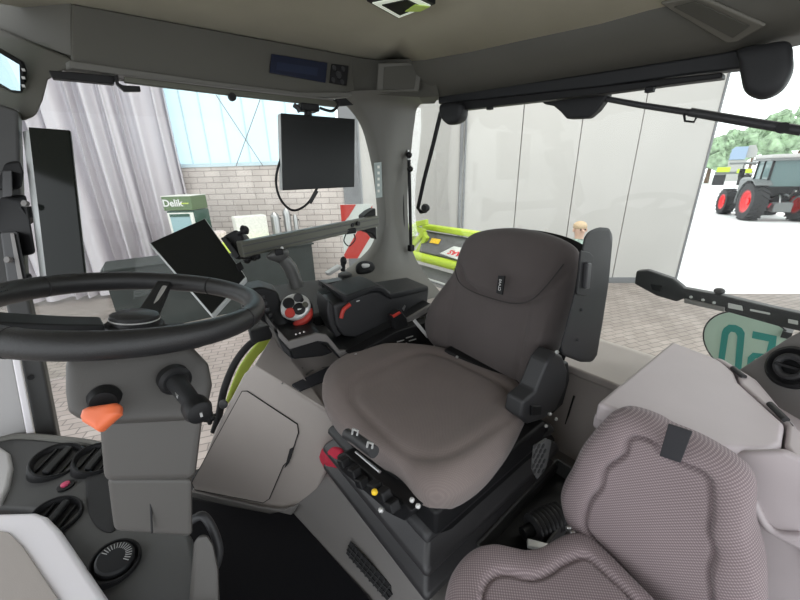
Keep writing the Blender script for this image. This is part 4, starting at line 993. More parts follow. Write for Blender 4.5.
back = ats([(459, 356), (445, 349), (434, 338), (431, 322), (436, 305), (447, 288), (458, 270), (464, 250), (472, 236), (488, 230), (515, 228), (545, 233), (568, 242), (578, 252), (579, 272), (574, 300), (563, 335), (553, 362), (544, 384), (530, 389), (500, 376)], pl=(B0-BN*.03, BN))
seam = ats([(466, 268), (470, 281), (482, 290), (505, 298), (525, 302), (541, 299), (555, 287), (574, 264)], pl=(B0, BN))
bu_ = X; bv_ = BN.cross(X)
def seamv(p):
    best = 9
    for a, b in zip(seam, seam[1:]):
        ab = b-a; t = max(0, min(1, (p-a).dot(ab)/ab.dot(ab))); q = (p-a-ab*t); q = q-BN*q.dot(BN); best = min(best, q.length)
    return best
def bdisp(p):
    x = p.x-.6; v = (p-B0).dot(V((0, -sin(BA), cos(BA))))
    lo_ = max(0, min(1, (.32-v)/.1))
    d = .02*lo_*min(1, max(0, (abs(x)-.12)/.07))
    d -= .010*math.exp(-(seamv(p)/.007)**2)
    d -= .007*lo_*math.exp(-((abs(x+0)-.135)/.008)**2)
    return d
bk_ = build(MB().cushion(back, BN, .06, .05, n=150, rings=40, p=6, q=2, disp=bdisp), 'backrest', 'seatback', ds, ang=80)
mb = MB(); mb.tube([p+BN*.055 for p in catmull(seam, 8)], .0018, 6); build(mb, 'seam', 'piping', bk_)
tg = ats([(498, 275.5), (504.5, 276), (502, 295), (496, 293)], pl=(B0+BN*.066, BN))
tgo = build(MB().poly_prism(tg, -BN*.006), 'brand_tag', 'black', bk_, bev=.001)
build(MB().cushion([B0+(p-B0)*1.0-BN*.075 for p in back], BN, .02, .03, n=80, rings=6), 'back_shell', 'black', ds)
# CLAAS lettering along the tag
tv = (tg[3]-tg[0]).normalized()
text('CLAAS', 'lettering', 'ink', bk_, sum(tg, V())/4+BN*.0015, -tv, (tg[1]-tg[0]).normalized(), .011, extr=.0004)
# black gap strip between cushion and backrest
mb = MB(); mb.span(at(448, 352, z=.47), at(532, 393, z=.45), .06, .05); build(mb, 'hinge_bar', 'black', ds, bev=.01)
build(MB().sphere(at(457, 357, z=.50), .005, 2), 'screw', 'steel', ds)
# left folding armrest raised upright
arx = .29
ag = build(MB().poly_prism(ats([(584, 236), (590, 228), (601, 225), (611, 226), (613, 236), (609, 280), (603, 320), (597, 355), (591, 364), (580, 364), (561, 357), (560, 346), (572, 300)], x=arx), away(588, 290, .07)), 'folded_armrest', 'black', ds, bev=.024, seg=5)
build(MB().poly_prism(ats([(579, 250), (588, 252), (592, 256), (590, 292), (584, 296), (575, 294)], x=arx-.001), (-.004, 0, 0)), 'armrest_plate', 'black', ag, bev=.004)
build(MB().poly_prism(ats([(583, 262), (587, 262), (585, 288), (581, 288)], x=arx-.003), (-.010, 0, 0)), 'armrest_lever', 'charcoal', ag, bev=.003)
for px, py in ((581, 310), (577, 340)): build(MB().sphere(at(px, py, x=arx-.001), .004, 1), 'screw', 'blackm', ag)
# recliner cover at the backrest foot, near side
build(MB().poly_prism(ats([(548, 362), (556, 352), (563, 356), (568, 370), (566, 388), (556, 410), (543, 420), (528, 425), (521, 418), (524, 402), (536, 392)], x=.36), (.05, 0, 0)), 'recliner_cover', 'charcoal', ds, bev=.008)
build(MB().poly_prism(ats([(530, 405), (540, 405), (539, 414), (530, 415)], x=.357), (-.006, 0, 0)), 'recliner_lever', 'black', ds, bev=.002)
build(MB().poly_prism(ats([(556, 365), (569, 362), (570, 380), (563, 405), (552, 415)], x=.375), (.04, 0, 0)), 'hinge_cover', 'black', ds, bev=.006)
for px, py in ((550, 414), (556, 419), (546, 426), (557, 352)): build(MB().sphere(at(px, py, x=.352), .005, 2), 'bolt', 'silver', ds)
# frame under the cushion
build(MB().box((.575, -.57, .375), (.44, .42, .07)), 'seat_pan', 'black', ds, bev=.01)
build(MB().poly_prism(ats([(338, 440), (350, 440), (380, 462), (412, 490), (436, 498), (432, 512), (414, 512), (394, 504), (362, 478), (342, 458)], y=-.365), (0, -.06, 0)), 'front_rail', 'black', ds, bev=.005)
build(MB().tube(ats([(347, 434), (355, 438), (374, 452)], y=-.30), .013, 12), 'adjuster_bar', 'charcoal', ds)
for px, py in ((355, 430), (370, 443)): build(MB().tube(ats([(px-3, py+4), (px-2, py-1), (px+3, py+1), (px+2, py+5)], y=-.29), .0025, 6), 'spring_clip', 'silver', ds)
for i, (px, py) in enumerate(((344, 462), (355, 472), (362, 482), (375, 487), (384, 494), (392, 505))):
    build(MB().box(at(px, py, y=-.305), (.03, .025, .022), rotm(Y, .5)), 'mechanism_block', 'black', ds, bev=.004)
build(MB().poly_prism(ats([(336, 456), (344, 453), (372, 478), (400, 500), (412, 512), (404, 522), (392, 516), (362, 490), (340, 470)], y=-.325), (0, -.05, 0)), 'mechanism_rail', 'black', ds, bev=.006)
build(MB().sphere(at(374.5, 492, y=-.285), .007, 2), 'yellow_plug', 'yellow', ds)
build(MB().sphere(at(381, 510, y=-.285), .006, 2), 'screw', 'silver', ds)
build(MB().tube(ats([(356, 452), (368, 462), (380, 472)], y=-.295), .003, 6), 'release_wire', 'steel', ds)
for px, py in ((412, 500), (418, 506)): build(MB().sphere(at(px, py, y=-.30), .005, 2), 'screw', 'silver', ds)
# suspension bellows: three stepped shells
def shell(z0, z1, g0, g1, nm, m):
    def ringz(z, g): return [V((.385-g, -.365+g, z)), V((.80+g, -.365+g, z)), V((.80+g, -.86-g, z)), V((.385-g, -.86-g, z))]
    mb = MB(); mb.rings([ringz(z0, g0), ringz(z0+.02, g0+.004), ringz(z1, g1)]); return build(mb, nm, m, ds, bev=.014, seg=4)
shell(.13, .175, .0, .0, 'base_plate', 'black')
shell(.165, .235, .034, -.004, 'bellows', 'bellow')
shell(.237, .305, .030, -.008, 'bellows', 'bellow')
shell(.307, .35, .014, -.01, 'bellows', 'charcoal')
for i in range(4): build(MB().sphere(at(490+i*6, 541-i*5.5, x=.375), .003, 1), 'rivet', 'silver', ds)
mb = MB()
for px, py in ((430, 582), (436, 588)): mb.sphere(at(px, py, z=.15), .008, 2)
build(mb, 'bolt', 'steel', ds)
# side wall of the seat base, near side (black plates below the cushion)
build(MB().poly_prism(ats([(440, 500), (480, 485), (510, 455), (530, 425), (548, 428), (556, 440), (532, 470), (528, 490), (480, 520), (440, 535)], x=.375), (.04, 0, 0)), 'side_plate', 'black', ds, bev=.006)
# red cloth bundle stuffed between console and seat
rc = tag(build(MB().cushion(ats([(320, 450), (328, 446), (337, 446), (345, 453), (343, 464), (334, 474), (327, 468), (321, 460)], y=-.36), (-.2, 1, .5), .03, .03, n=60, rings=10, p=3, disp=lambda p: .006*noise.noise(p*35)), 'red_bag', 'redcloth', ang=80), 'crumpled red cloth bag wedged between seat base and console', 'bag')

# ================================================================== REAR WALL, BOX, PASSENGER SEAT
struct(MB().poly_prism([V((.225, -1.01, .1)), V((1.42, -1.01, .1)), V((1.42, -1.05, .44)), V((.225, -1.05, .44))], (0, -.06, 0)), 'wall_rear', 'grey', bev=.01)
rs = struct(MB().poly_prism([V((.225, -1.03, .455)), V((1.42, -1.03, .455)), V((1.42, -1.34, .44)), V((.225, -1.34, .44))], (0, 0, -.03)), 'trim_13', 'grey', bev=.008)
build(MB().tube([at(574, 396, y=-1.035), at(546, 488, y=-1.012)], .003, 6), 'panel_gap', 'blackm', bpy.data.objects['wall_rear'])
ms = thing('mesh_guard', 'small grey perforated guard plate behind the driver seat base', 'guard', at(538, 455, x=.27))
gq = ats([(531, 468), (533, 446), (545, 438), (550, 440), (545, 465), (536, 478)], x=.275)
build(MB().poly_prism(gq, (-.004, 0, 0)), 'plate', 'dash', ms)
for r_ in range(6):
    for c_ in range(3):
        px, py = 534.5+c_*4.2+(2.1 if r_ % 2 else 0)-(r_*.4), 446+r_*5
        if 532+r_*.2 < px < 548-r_*.6: build(MB().lathe([(.006, 0), (.006, .001)], at(px, py, x=.2705), -X, 6), 'hole', 'blackm', ms)

bx = thing('storage_box', 'large pale mauve grey storage box with hinged lid behind the passenger seat', 'box', (0, -.92, 0))
bo_ = [V((.215, -.735, 0)), V((-.27, -.735, 0)), V((-.27, -1.14, 0)), V((.215, -1.14, 0))]
def lift(ps, z, g=0):
    c = sum(ps, V())/len(ps); return [V((p.x+(1 if p.x > c.x else -1)*g, p.y+(1 if p.y > c.y else -1)*g, z)) for p in ps]
mb = MB(); mb.rings([lift(bo_, .0, -.03), lift(bo_, .40, -.012), lift(bo_, .555, -.004)]); build(mb, 'box_body', 'light', bx, bev=.018, seg=4)
lid = ats([(597, 402), (672, 341), (712, 356), (722, 361), (735, 372), (739, 382), (786, 424), (783, 444), (768, 449), (720, 447), (660, 428)], z=.60)
ld = build(MB().poly_prism(lid, (0, 0, -.045)), 'lid', 'light', bx, bev=.010, seg=4)
fix = ats([(714, 356), (724, 359), (758, 380), (800, 430), (840, 470), (840, 500), (790, 450), (786, 444), (788, 424), (741, 383), (737, 371)], z=.598)
build(MB().poly_prism(fix, (0, 0, -.05)), 'hinge_strip', 'light', bx, bev=.008, seg=3)
for a, b in (((733, 368), (744, 377)), ((770, 404), (786, 420))):
    build(MB().tube([at(*a, z=.600), at(*b, z=.600)], .006, 10), 'hinge_pin', 'charcoal', bx)
fr1 = ats([(715, 449), (785, 447), (850, 475), (850, 640), (800, 545), (770, 530), (750, 505), (735, 470)], y=-.745)
build(MB().poly_prism(fr1, (0, .015, 0)), 'front_bulge', 'light', bx, bev=.010, seg=4)
build(MB().tube(ats([(752, 500), (765, 524), (780, 534), (803, 536)], y=-.728), .007, 10, smooth=5), 'lower_edge', 'light', bx)
build(MB().poly_prism(ats([(596, 412), (602, 420), (720, 466), (720, 474), (600, 430), (594, 424)], y=-.732), (0, .006, 0)), 'front_rib', 'light', bx, bev=.002)
# left rear pillar panel with round socket
lpn = V((.55, .75, .35)).normalized(); lp0 = at(770, 372, y=-1.07)
lpan = struct(MB().poly_prism(ats([(727, 376), (790, 335), (860, 300), (860, 480), (806, 440), (778, 412)], pl=(lp0, lpn)), -lpn*.05), 'wall_left', 'midgrey', bev=.008)
so = thing('round_socket', 'round black swivel vent on the grey panel right of the box lid', 'vent', at(792, 369, pl=(lp0, lpn)))
so_c = at(794, 368, pl=(lp0, lpn))
build(MB().lathe([(.046, 0), (.046, .010), (.040, .014), (.034, .006), (.012, .004), (.001, .004)], so_c, lpn, 32), 'ring', 'black', so)
build(MB().torus(so_c+lpn*.010, (lpn+Y*.4).normalized(), .022, .007, 32, 8), 'swivel', 'charcoal', so)
build(MB().box(so_c+lpn*.01, (.05, .006, .006)), 'louver', 'black', so)

# passenger (instructor) seat
ps = thing('passenger_seat', 'small folding passenger seat in woven mauve grey cloth at the lower right', 'seat', (.07, -.5, 0))
PA = R(5); PN = V((0, cos(PA), sin(PA))); P0 = V((.1, -.615, .40))
pout = ats([(574, 522), (564, 497), (566, 481), (575, 464), (584, 445), (598, 427), (614, 411), (629, 408), (652, 415), (668, 424), (690, 433), (712, 444), (737, 460), (751, 474), (757, 490), (756, 520), (761, 540), (767, 567), (768, 610), (764, 660), (740, 690), (705, 668), (660, 610), (615, 562)], pl=(P0-PN*.03, PN))
pin = ats([(593, 537), (586, 522), (591, 501), (602, 486), (607, 468), (625, 454), (629, 441), (638, 437), (654, 443), (661, 452), (683, 463), (699, 470), (710, 481), (712, 508), (710, 531), (715, 549), (710, 571), (712, 598), (712, 640), (690, 640), (650, 598), (618, 562)], pl=(P0, PN))
def polydist(poly, N):
    u, v, _ = frame_of(N); P2 = [(p.dot(u), p.dot(v)) for p in catmull(poly, 6, True)]
    def f(p):
        x, y = p.dot(u), p.dot(v); best = 9; inside = False; n = len(P2)
        for i in range(n):
            x1, y1 = P2[i]; x2, y2 = P2[(i+1) % n]
            if (y1 > y) != (y2 > y) and x < (x2-x1)*(y-y1)/(y2-y1)+x1: inside = not inside
            dx, dy = x2-x1, y2-y1; l = dx*dx+dy*dy+1e-12; t = max(0, min(1, ((x-x1)*dx+(y-y1)*dy)/l))
            best = min(best, (x-x1-dx*t)**2+(y-y1-dy*t)**2)
        b = sqrt(best); return -b if inside else b
    return f
pd = polydist(pin, PN)
def pdisp(p):
    d = pd(p); h = -.009*math.exp(-(d/.004)**2)
    if d > 0: h += .010*(1-math.exp(-d/.008))
    return h
pbk = build(MB().cushion(pout, PN, .035, .05, n=340, rings=84, p=9, q=2, disp=pdisp), 'backrest', 'passback', ps, ang=80)
# strap loop at the top of the backrest
sp_ = ats([(669, 423), (693, 431), (681, 462), (660, 455)], pl=(P0+PN*.028, PN))
build(MB().poly_prism(sp_, PN*.004), 'pull_strap', 'webbing', ps, bev=.001)
PC = .345
cout = ats([(440, 640), (444, 605), (450, 580), (462, 562), (476, 552), (492, 549), (508, 552), (524, 555), (540, 552), (556, 543), (568, 538), (580, 538), (596, 548), (625, 576), (660, 612), (700, 660), (690, 760), (600, 860), (480, 820), (440, 720)], z=PC-.02)
cin = ats([(485, 640), (482, 600), (490, 582), (505, 577), (530, 582), (548, 577), (565, 566), (584, 560), (600, 572), (630, 600), (665, 640), (650, 720), (590, 790), (500, 760)], z=PC)
cdf = polydist(cin, Z)
def pcd(p):
    d = cdf(p); h = -.008*math.exp(-(d/.0045)**2)
    if d > 0: h += .009*(1-math.exp(-d/.008))
    return h
build(MB().cushion(cout, Z, .03, .06, n=320, rings=76, p=9, q=2, disp=pcd), 'seat_cushion', 'passcloth', ps, ang=80)
build(MB().box((.07, -.52, .20), (.24, .10, .28)), 'pedestal', 'black', ps, bev=.02)
build(MB().box((.07, -.44, .27), (.22, .26, .04)), 'seat_pan', 'black', ps, bev=.01)
for px, py in ((569, 528), (573, 533)): build(MB().sphere(at(px, py, z=.33), .008, 2), 'hinge_bolt', 'steel', ps)
# black tray with ribbed bottle between the seats
ty = thing('floor_tray', 'open black tray between the two seats', 'tray', (.33, -.72, .13))
tq = [V((.35, -.50, .14)), V((.36, -.90, .14)), V((.25, -.90, .14)), V((.24, -.50, .14))]
build(MB().poly_prism(tq, (0, 0, .008)), 'tray_base', 'black', ty)
for a, b in zip(tq, tq[1:]+tq[:1]): build(MB().span(a+Z*.03, b+Z*.03, .008, .06), 'tray_wall', 'dash', ty, bev=.003)
bp_ = [at(532, 529, z=.19), at(545, 521, z=.19), at(562, 514, z=.19)]
bt = thing('ribbed_bellows', 'dark ribbed rubber sleeve lying in the black tray', 'sleeve', bp_[1])
axb = (bp_[2]-bp_[0]); Lb = axb.length; pr_ = [(.02, 0)]
for i in range(8): pr_ += [(.034, Lb*(i+.2)/8), (.034, Lb*(i+.6)/8), (.030, Lb*(i+.8)/8)]
pr_ += [(.02, Lb)]
build(MB().lathe(pr_, bp_[0], axb, 24), 'sleeve', 'charcoal', bt)
build(MB().lathe([(.015, 0), (.015, .03)], bp_[0], -axb, 14), 'neck', 'black', bt)
tag(build(MB().box(at(538, 546, z=.20), (.05, .02, .012), rotm(Z, .6)), 'silver_tag', 'silver', bev=.003), 'small silver metal tag in the black tray beside the sleeve', 'tag')

# bracket bar across the rear window bottom, and the 50 disc
br = thing('rear_lower_bar', 'long dark slotted bar with broad end plate low across the rear window', 'bar', at(720, 295, y=-1.33))
yb = -1.34
build(MB().poly_prism(ats([(636, 271), (647, 270), (673, 279), (684, 288), (686, 298), (676, 302), (656, 296), (634, 284)], y=yb), (0, -.03, 0)), 'end_plate', 'charcoal', br, bev=.006)
build(MB().poly_prism(ats([(650, 284), (662, 286), (660, 292), (652, 290)], y=yb+.006), (0, -.004, 0)), 'plate_recess', 'black', br, bev=.001)
build(MB().poly_prism(ats([(682, 288), (720, 295), (770, 307), (812, 316), (812, 334), (780, 327), (720, 310), (684, 301)], y=yb), (0, -.03, 0)), 'bar', 'charcoal', br, bev=.004)
build(MB().poly_prism(ats([(684, 299), (724, 308), (724, 312), (684, 303)], y=yb+.012), (0, -.02, 0)), 'lower_flange', 'midgrey', br, bev=.002)
for q in ([(728, 303), (742, 306), (743, 311), (728, 308)], [(750, 309), (770, 313), (770, 315), (750, 311)], [(788, 319), (798, 321), (798, 325), (788, 323)]):
    build(MB().poly_prism(ats(q, y=yb+.004), (0, -.003, 0)), 'slot', 'silver', br, bev=.001)
build(MB().cyl(at(718.5, 299, y=yb-.01), at(719, 292, y=yb-.01), .006), 'knob_stem', 'black', br)
build(MB().sphere(at(719.5, 291, y=yb-.01), .014, 2, (1, 1, .7)), 'knob', 'charcoal', br)
for px in (691, 703, 714): build(MB().sphere(at(px, 297+(px-691)*.25, y=yb+.002), .005, 1), 'bolt', 'silver', br)
dn = V((.08, 1, .12)).normalized(); d0 = at(752, 347, y=-1.45)
dc = thing('speed_disc', 'round pale green speed sign seen from behind outside the rear window', 'sign', d0)
ring_px = [(752+48.5*cos(a)+5*sin(a), 347+35*sin(a)+8*cos(a)) for a in [2*pi*k/40 for k in range(40)]]
dpts = ats(ring_px, pl=(d0, dn))
dcc = sum(dpts, V())/40
build(MB().poly_prism(dpts, -dn*.003), 'disc', 'disc', dc)
mb = MB(); mb.tube([p for p in dpts], .0022, 6, closed=True); build(mb, 'edge', 'charcoal', dc)
def glyph(nm, px):
    build(MB().poly_prism([p+dn*.001 for p in ats(px, pl=(d0, dn))], dn*.0008), nm, 'teal', dc)
def arcpts(cx, cy, rx, ry, a0, a1, n=10): return [(cx+rx*cos(R(a0+(a1-a0)*i/n)), cy+ry*sin(R(a0+(a1-a0)*i/n))) for i in range(n+1)]
# digit nought: left, arch, right, foot
def xf(x, y): return (x, y)
glyph('digit', [(718.5, 358), (722, 332), (724, 328), (729, 324.5), (736, 325), (742, 328), (745, 333), (740, 384), (733.5, 384), (737.5, 336), (735.5, 332.5), (731, 331.5), (728.5, 335), (725, 358), (722, 384), (715, 384)])
glyph('digit', [(753, 331), (777, 336), (774, 360), (768, 386), (761.5, 386), (765, 360), (756, 358), (753.5, 361), (751, 386), (744.5, 386), (748, 357), (753, 352.5), (766, 354), (769, 341.5), (752, 338)])
build(MB().box(at(786, 333, pl=(d0, dn))-dn*.03, (.02, .08, .02)), 'holder', 'charcoal', dc)
# small dark fitting outside the rear window
tag(build(MB().poly_prism(ats([(597, 363), (601, 355), (606, 359), (612, 361), (613, 366)], y=-1.36), (0, -.05, 0)), 'latch_fitting', 'black', bev=.004), 'small black fitting on the rear sill beside the box', 'fitting')

# ================================================================== DASH, STEERING COLUMN, WHEEL
WC = V((.756, .01, .842)); WT = .194; WN = V((0, -sin(WT), cos(WT)))
wu, wv = X, V((0, cos(WT), sin(WT)))
def wp_(a, r, h=0): return WC+(wu*cos(a)+wv*sin(a))*r+WN*h
sw_ = thing('steering_wheel', 'black leather steering wheel on the front column', 'steering wheel', WC)
build(MB().torus(WC, WN, .201, .0185, 120, 18, 1.08), 'rim', 'leather', sw_)
rimo = bpy.data.objects['rim'] if False else None
for a in (R(228), R(312), R(40), R(140)):
    mb = MB(); e = wu*cos(a)+wv*sin(a); tgt = WN.cross(e); rr = []
    for k in range(17):
        b = 2*pi*k/16
    build(MB().torus(WC+e*.201, tgt, .0190, .0014, 24, 6), 'rim_seam', 'blackm', sw_)
# stitched perforation band on the far right quarter
mb = MB()
for k in range(60):
    a = R(62+k*1.15); 
    for j in range(3): mb.sphere(WC+(wu*cos(a)+wv*sin(a))*(.201-.0185*cos(R(35+20*j)))+WN*(.0185*sin(R(35+20*j))), .0016, 1)
build(mb, 'perforation', 'charcoal', sw_)
# spokes: one to the upper right, broad ones left and right front
def spoke(a0, w0, w1, m, h0=-.045, h1=0):
    L_ = []; Rr = []
    rs_ = [.045, .09, .14, .19]
    a = R(a0); e = wu*cos(a)+wv*sin(a); t = WN.cross(e); ring = []
    for i, r_ in enumerate(rs_):
        f = i/3; w = w0+(w1-w0)*f; h = h0+(h1-h0)*f**1.3; c = WC+e*r_+WN*h
        ring.append([c-t*w+WN*.007, c+t*w+WN*.007, c+t*w-WN*.007, c-t*w-WN*.007])
    return build(MB().rings(ring), 'spoke', m, sw_, bev=.004)
spoke(-20, .020, .014, 'softblk', -.045); spoke(97, .026, .028, 'softblk', -.032, -.004); spoke(222, .024, .02, 'softblk', -.05); 
build(MB().tube([wp_(R(-22), .165, -.006), wp_(R(-22), .10, -.030)], .006, 8), 'spoke_trim', 'silver', sw_)
build(MB().lathe([(.045, -.09), (.046, -.046), (.044, -.036), (.02, -.034), (.001, -.034)], WC, WN, 36), 'hub', 'softblk', sw_)
cap_c = WC-WN*.014
build(MB().lathe([(.036, -.026), (.0375, -.010), (.036, -.005), (.027, -.001), (.001, .001)], cap_c, WN, 36), 'hub_cap', 'charcoal', sw_)
build(MB().torus(cap_c-WN*.012, WN, .0368, .0016, 40, 8), 'cap_ring', 'silver', sw_)
build(MB().cushion([wp_(R(a), r_, -.042) for a, r_ in ((200, .05), (206, .12), (225, .14), (246, .12), (250, .05))], WN, .012, .02, n=50, rings=6, p=4), 'button_wing', 'softblk', sw_)
for r_ in (.10, .115, .13): build(MB().span(wp_(R(210), r_, -.028), wp_(R(236), r_, -.028), .006, .004), 'wing_button', 'charcoal', sw_)

col_ = thing('steering_column', 'grey steering column with orange stalk below the wheel', 'column', (.756, .1, .33))
# shroud below the wheel
YS = -.055
pS = (at(140, 400, y=YS), V((-.62, -.60, .18)).normalized())
shr = ats([(66, 366), (66, 392), (69, 412), (78, 418), (100, 425), (196, 420), (207, 408), (212, 385), (208, 364), (190, 345), (120, 345), (70, 352)], pl=(at(140, 400, d=.52), -away(140, 400, 1)))
build(MB().cushion(shr, -away(140, 400, 1), .02, .10, n=120, rings=16, p=10, q=2.5, smooth=False), 'shroud', 'column', col_, ang=50)
# main column: tapering rounded box
def qd(pxs, d): return ats(pxs, d=d)
c_top = [at(98, 415, d=.54), at(206, 405, d=.54)]; 
r1 = [at(97, 412, d=.535), at(204, 405, d=.535)]
f_top = ats([(98, 412), (206, 404)], d=.535); f_mid = ats([(104, 483), (196, 481)], d=.56); f_bot = ats([(114, 532), (193, 538)], d=.585)
def box_sec(f, dep): a, b = f; o = (away(150, 420, 1)*.9+Z*.1).normalized()*dep; return [a, b, b+o, a+o]
mb = MB(); mb.rings([box_sec(f_top, .14), box_sec(f_mid, .13)]); build(mb, 'upper_cover', 'column', col_, bev=.014, seg=4)
f_mid2 = ats([(107, 478), (193, 478)], d=.565)
mb = MB(); mb.rings([box_sec(f_mid2, .12), box_sec(f_bot, .12)]); build(mb, 'lower_cover', 'column', col_, bev=.010, seg=4)
build(MB().tube(ats([(150, 486), (152, 533)], d=.575), .0016, 6), 'cover_gap', 'blackm', col_)
# white pictogram print on the shroud
pd_ = .500
for (a, b, c, e2_) in ((94, 366, 103, 364), (105, 364, 112, 363), (114, 364, 117, 363), (99, 371, 107, 369), (107, 363, 107, 370)):
    build(MB().span(at(a, b, d=pd_-.001), at(c, e2_, d=pd_-.001), .0012, .0012, FW), 'print_mark', 'greyink', col_)
build(MB().torus(at(97, 371, d=pd_-.001), TOCAM, .0035, .0007, 20, 6), 'print_mark', 'greyink', col_)
# orange stalk
st = build(MB().lathe([(.024, -.02), (.024, .006), (.021, .01), (.022, .016), (.0195, .02), (.0205, .026), (.018, .03), (.015, .04)], at(107, 392, d=.505), (at(103, 402, d=.47)-at(107, 390, d=.505)), 24), 'stalk_boot', 'black', col_)
build(MB().cushion(ats([(82, 417), (84, 410), (90, 407), (104, 405), (117, 403), (120.5, 406), (120, 414), (112, 421), (104, 428), (100, 432), (94, 428), (84, 422)], pl=(at(102, 415, d=.452), (TOCAM*.8+Z*.5).normalized())), (TOCAM*.8+Z*.5), .009, .012, n=70, rings=12, p=4, smooth=False), 'orange_stalk', 'orange', col_, ang=60)
# right stalk with round knob
s0 = at(175, 380, d=.52); s1 = at(197, 409, d=.46)
build(MB().lathe([(.022, -.01), (.022, .004), (.017, .008)], s0, s1-s0, 24), 'stalk_collar', 'black', col_)
stk = build(MB().tube([s0, s0.lerp(s1, .5), s1], lambda t: .0135-.002*t, 16), 'wiper_stalk', 'softblk', col_)
build(MB().lathe([(.010, -.016), (.0165, -.010), (.0175, .004), (.015, .012), (.010, .015)], s1, s1-s0, 24), 'stalk_knob', 'black', stk)
build(MB().box(s1+(s1-s0).normalized()*.0155, (.003, .003, .006)), 'symbol', 'greyink', stk)
build(MB().box(s0.lerp(s1, .45)+TOCAM*.013, (.012, .006, .004)), 'print_mark', 'greyink', stk)

# dash: top surface block, vents, button, pocket
DZ = .335
da = thing('dashboard', 'dark dashboard block with round vents left of the steering column', 'dashboard', (1.0, .25, 0))
dtop = pz([(-60, 446), (0, 440), (20, 437), (60, 440), (104, 447), (125, 452), (205, 470), (214, 545), (221, 600), (215, 640), (95, 600), (58, 528), (44, 512), (0, 508), (-60, 512)], DZ)
dtop[7:10] = [at(216, 520, z=DZ-.09), at(221, 570, z=DZ-.09), at(216, 640, z=DZ-.06)]
dtop = pz([(-60, 446), (0, 440), (20, 437), (60, 440), (104, 447), (150, 470), (192, 536), (205, 600), (205, 660), (95, 615), (58, 530), (44, 512), (0, 508), (-60, 512)], DZ)
build(MB().poly_prism(dtop, (.02, .02, -DZ+.02)), 'dash_body', 'dash', da, bev=.012, seg=3)
mb = MB(); mb.tube([p+Z*.002 for p in dtop[0:6]], .010, 8, smooth=4); build(mb, 'rear_edge', 'pillar', da)
def vent(px, py, r_, z=DZ, tilt=V((-.25, -.25, 1)).normalized(), knob=True, ridged=False):
    c = at(px, py, z=z+.014)
    v = build(MB().lathe([(r_*1.04, -.03), (r_, .002), (r_*.93, .007), (r_*.84, .003), (r_*.78, -.005), (.001, -.005)], c, tilt, 36), 'air_vent', 'black', da)
    u, w, n = frame_of(tilt, V((.5, .8, .1)))
    if ridged:
        mb = MB(); mb.lathe([(r_*.74, -.006), (r_*.74, .012), (r_*.66, .016), (.001, .017)], c, tilt, 36); build(mb, 'dial', 'softblk', v)
        for k in range(16):
            a = R(-100+k*12); build(MB().span(c+n*.018+(u*cos(a)+w*sin(a))*r_*.38, c+n*.018+(u*cos(a)+w*sin(a))*r_*.62, .0012, .001, n), 'scale_mark', 'greyink', v)
    else:
        build(MB().box(c+n*.004, (r_*1.45, r_*.30, .014), Matrix((u, w, n)).transposed()), 'louver', 'softblk', v, bev=.004)
        for s_ in (-1, 1): build(MB().box(c+w*(s_*r_*.45)-n*.001, (r_*1.2, r_*.10, .008), Matrix((u, w, n)).transposed()), 'louver', 'black', v, bev=.002)
    build(MB().torus(c+n*.006, tilt, r_*.92, .003, 48, 8), 'vent_ring', 'black', v)
    return v
vent(58, 461, .058); vent(97, 459, .052); vent(56, 516, .046); vent(115, 562, .042, ridged=True)
bt_ = at(66, 486, z=DZ+.002)
rb = build(MB().lathe([(.017, -.005), (.017, .003), (.012, .004)], bt_, Z, 20), 'switch_surround', 'black', da)
build(MB().lathe([(.009, .0), (.009, .008), (.006, .010)], bt_, Z, 16), 'red_button', mat('pink_red_button', (.55, .06, .14), .45), da)
build(MB().cushion(pz([(86, 478), (98, 474), (112, 480), (116, 525), (108, 532), (96, 526), (88, 510)], DZ+.002), Z, .003, .02, n=50, rings=6, p=10), 'pocket', 'blackm', da)
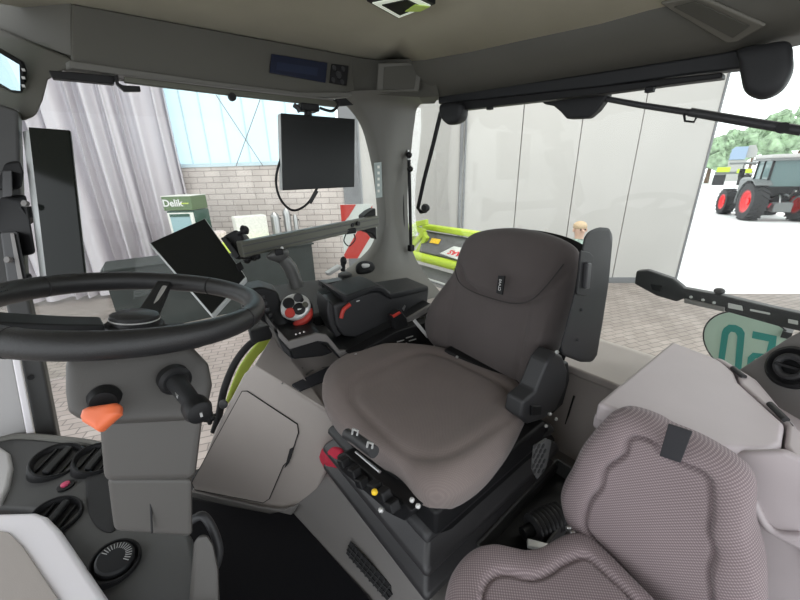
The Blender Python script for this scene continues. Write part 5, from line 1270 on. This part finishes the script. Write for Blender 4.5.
# light armrest-like sill at the lower left: pale band and grey panel
SZ = .375
sl = struct(MB().poly_prism(pz([(-60, 512), (0, 512), (36, 511), (47, 515), (60, 528), (112, 604), (130, 650), (-60, 650)], SZ), (0, 0, -.34)), 'wall_left_sill', 'white', bev=.012, seg=4)
build(MB().poly_prism([p+Z*.001 for p in pz([(-60, 532), (0, 532), (10, 534), (24, 548), (62, 604), (80, 650), (-60, 650)], SZ)], (0, 0, .004)), 'sill_pad', 'grey', sl, bev=.002)
struct(MB().poly_prism(pz([(-60, 446), (0, 446), (9, 452), (12, 466), (8, 485), (0, 502), (-60, 506)], DZ+.012), (0, 0, -.03)), 'trim_14', 'paleside', bev=.008)
# guard loop right of the column foot
gd = thing('pedal_guard', 'dark grey rounded guard with loop handle beside the column foot', 'guard', at(205, 580, z=.05))
build(MB().poly_prism(ats([(194, 538), (206, 532), (214, 545), (219, 570), (221, 640), (186, 640)], d=.62), away(205, 570, .06)), 'guard_body', 'column', gd, bev=.012, seg=4)
build(MB().tube(ats([(192, 520), (203, 516), (213, 530), (219, 550), (216, 566), (208, 570)], d=.68), .008, 10, smooth=6), 'loop', 'charcoal', gd)

# ================================================================== LIGHT
w = bpy.data.worlds.new('sky'); SC.world = w; w.use_nodes = True
bg = w.node_tree.nodes['Background']; bg.inputs['Color'].default_value = (.93, .97, 1, 1); bg.inputs['Strength'].default_value = 2.1
def area(name, loc, tgt, size, power, col=(1, 1, 1), sy=None):
    l = bpy.data.lights.new(name, 'AREA'); l.energy = power; l.size = size; l.color = col
    if sy: l.shape = 'RECTANGLE'; l.size_y = sy
    o = bpy.data.objects.new(name, l); COL.objects.link(o); o.location = loc
    o.rotation_euler = (V(tgt)-V(loc)).to_track_quat('-Z', 'Y').to_euler(); return o
area('hall_fill', HW(2, 5.6, 3.2), HW(2, 0, 2.6), 6, 230, (1, .97, .93), .5)  # added fill light under the hall roof, no fixture seen there
area('hall_fill', HW(-3, 5.6, 3.2), HW(-3, 0, 2.6), 6, 230, (1, .97, .93), .5)  # second added fill, brightens the gate side of the hall
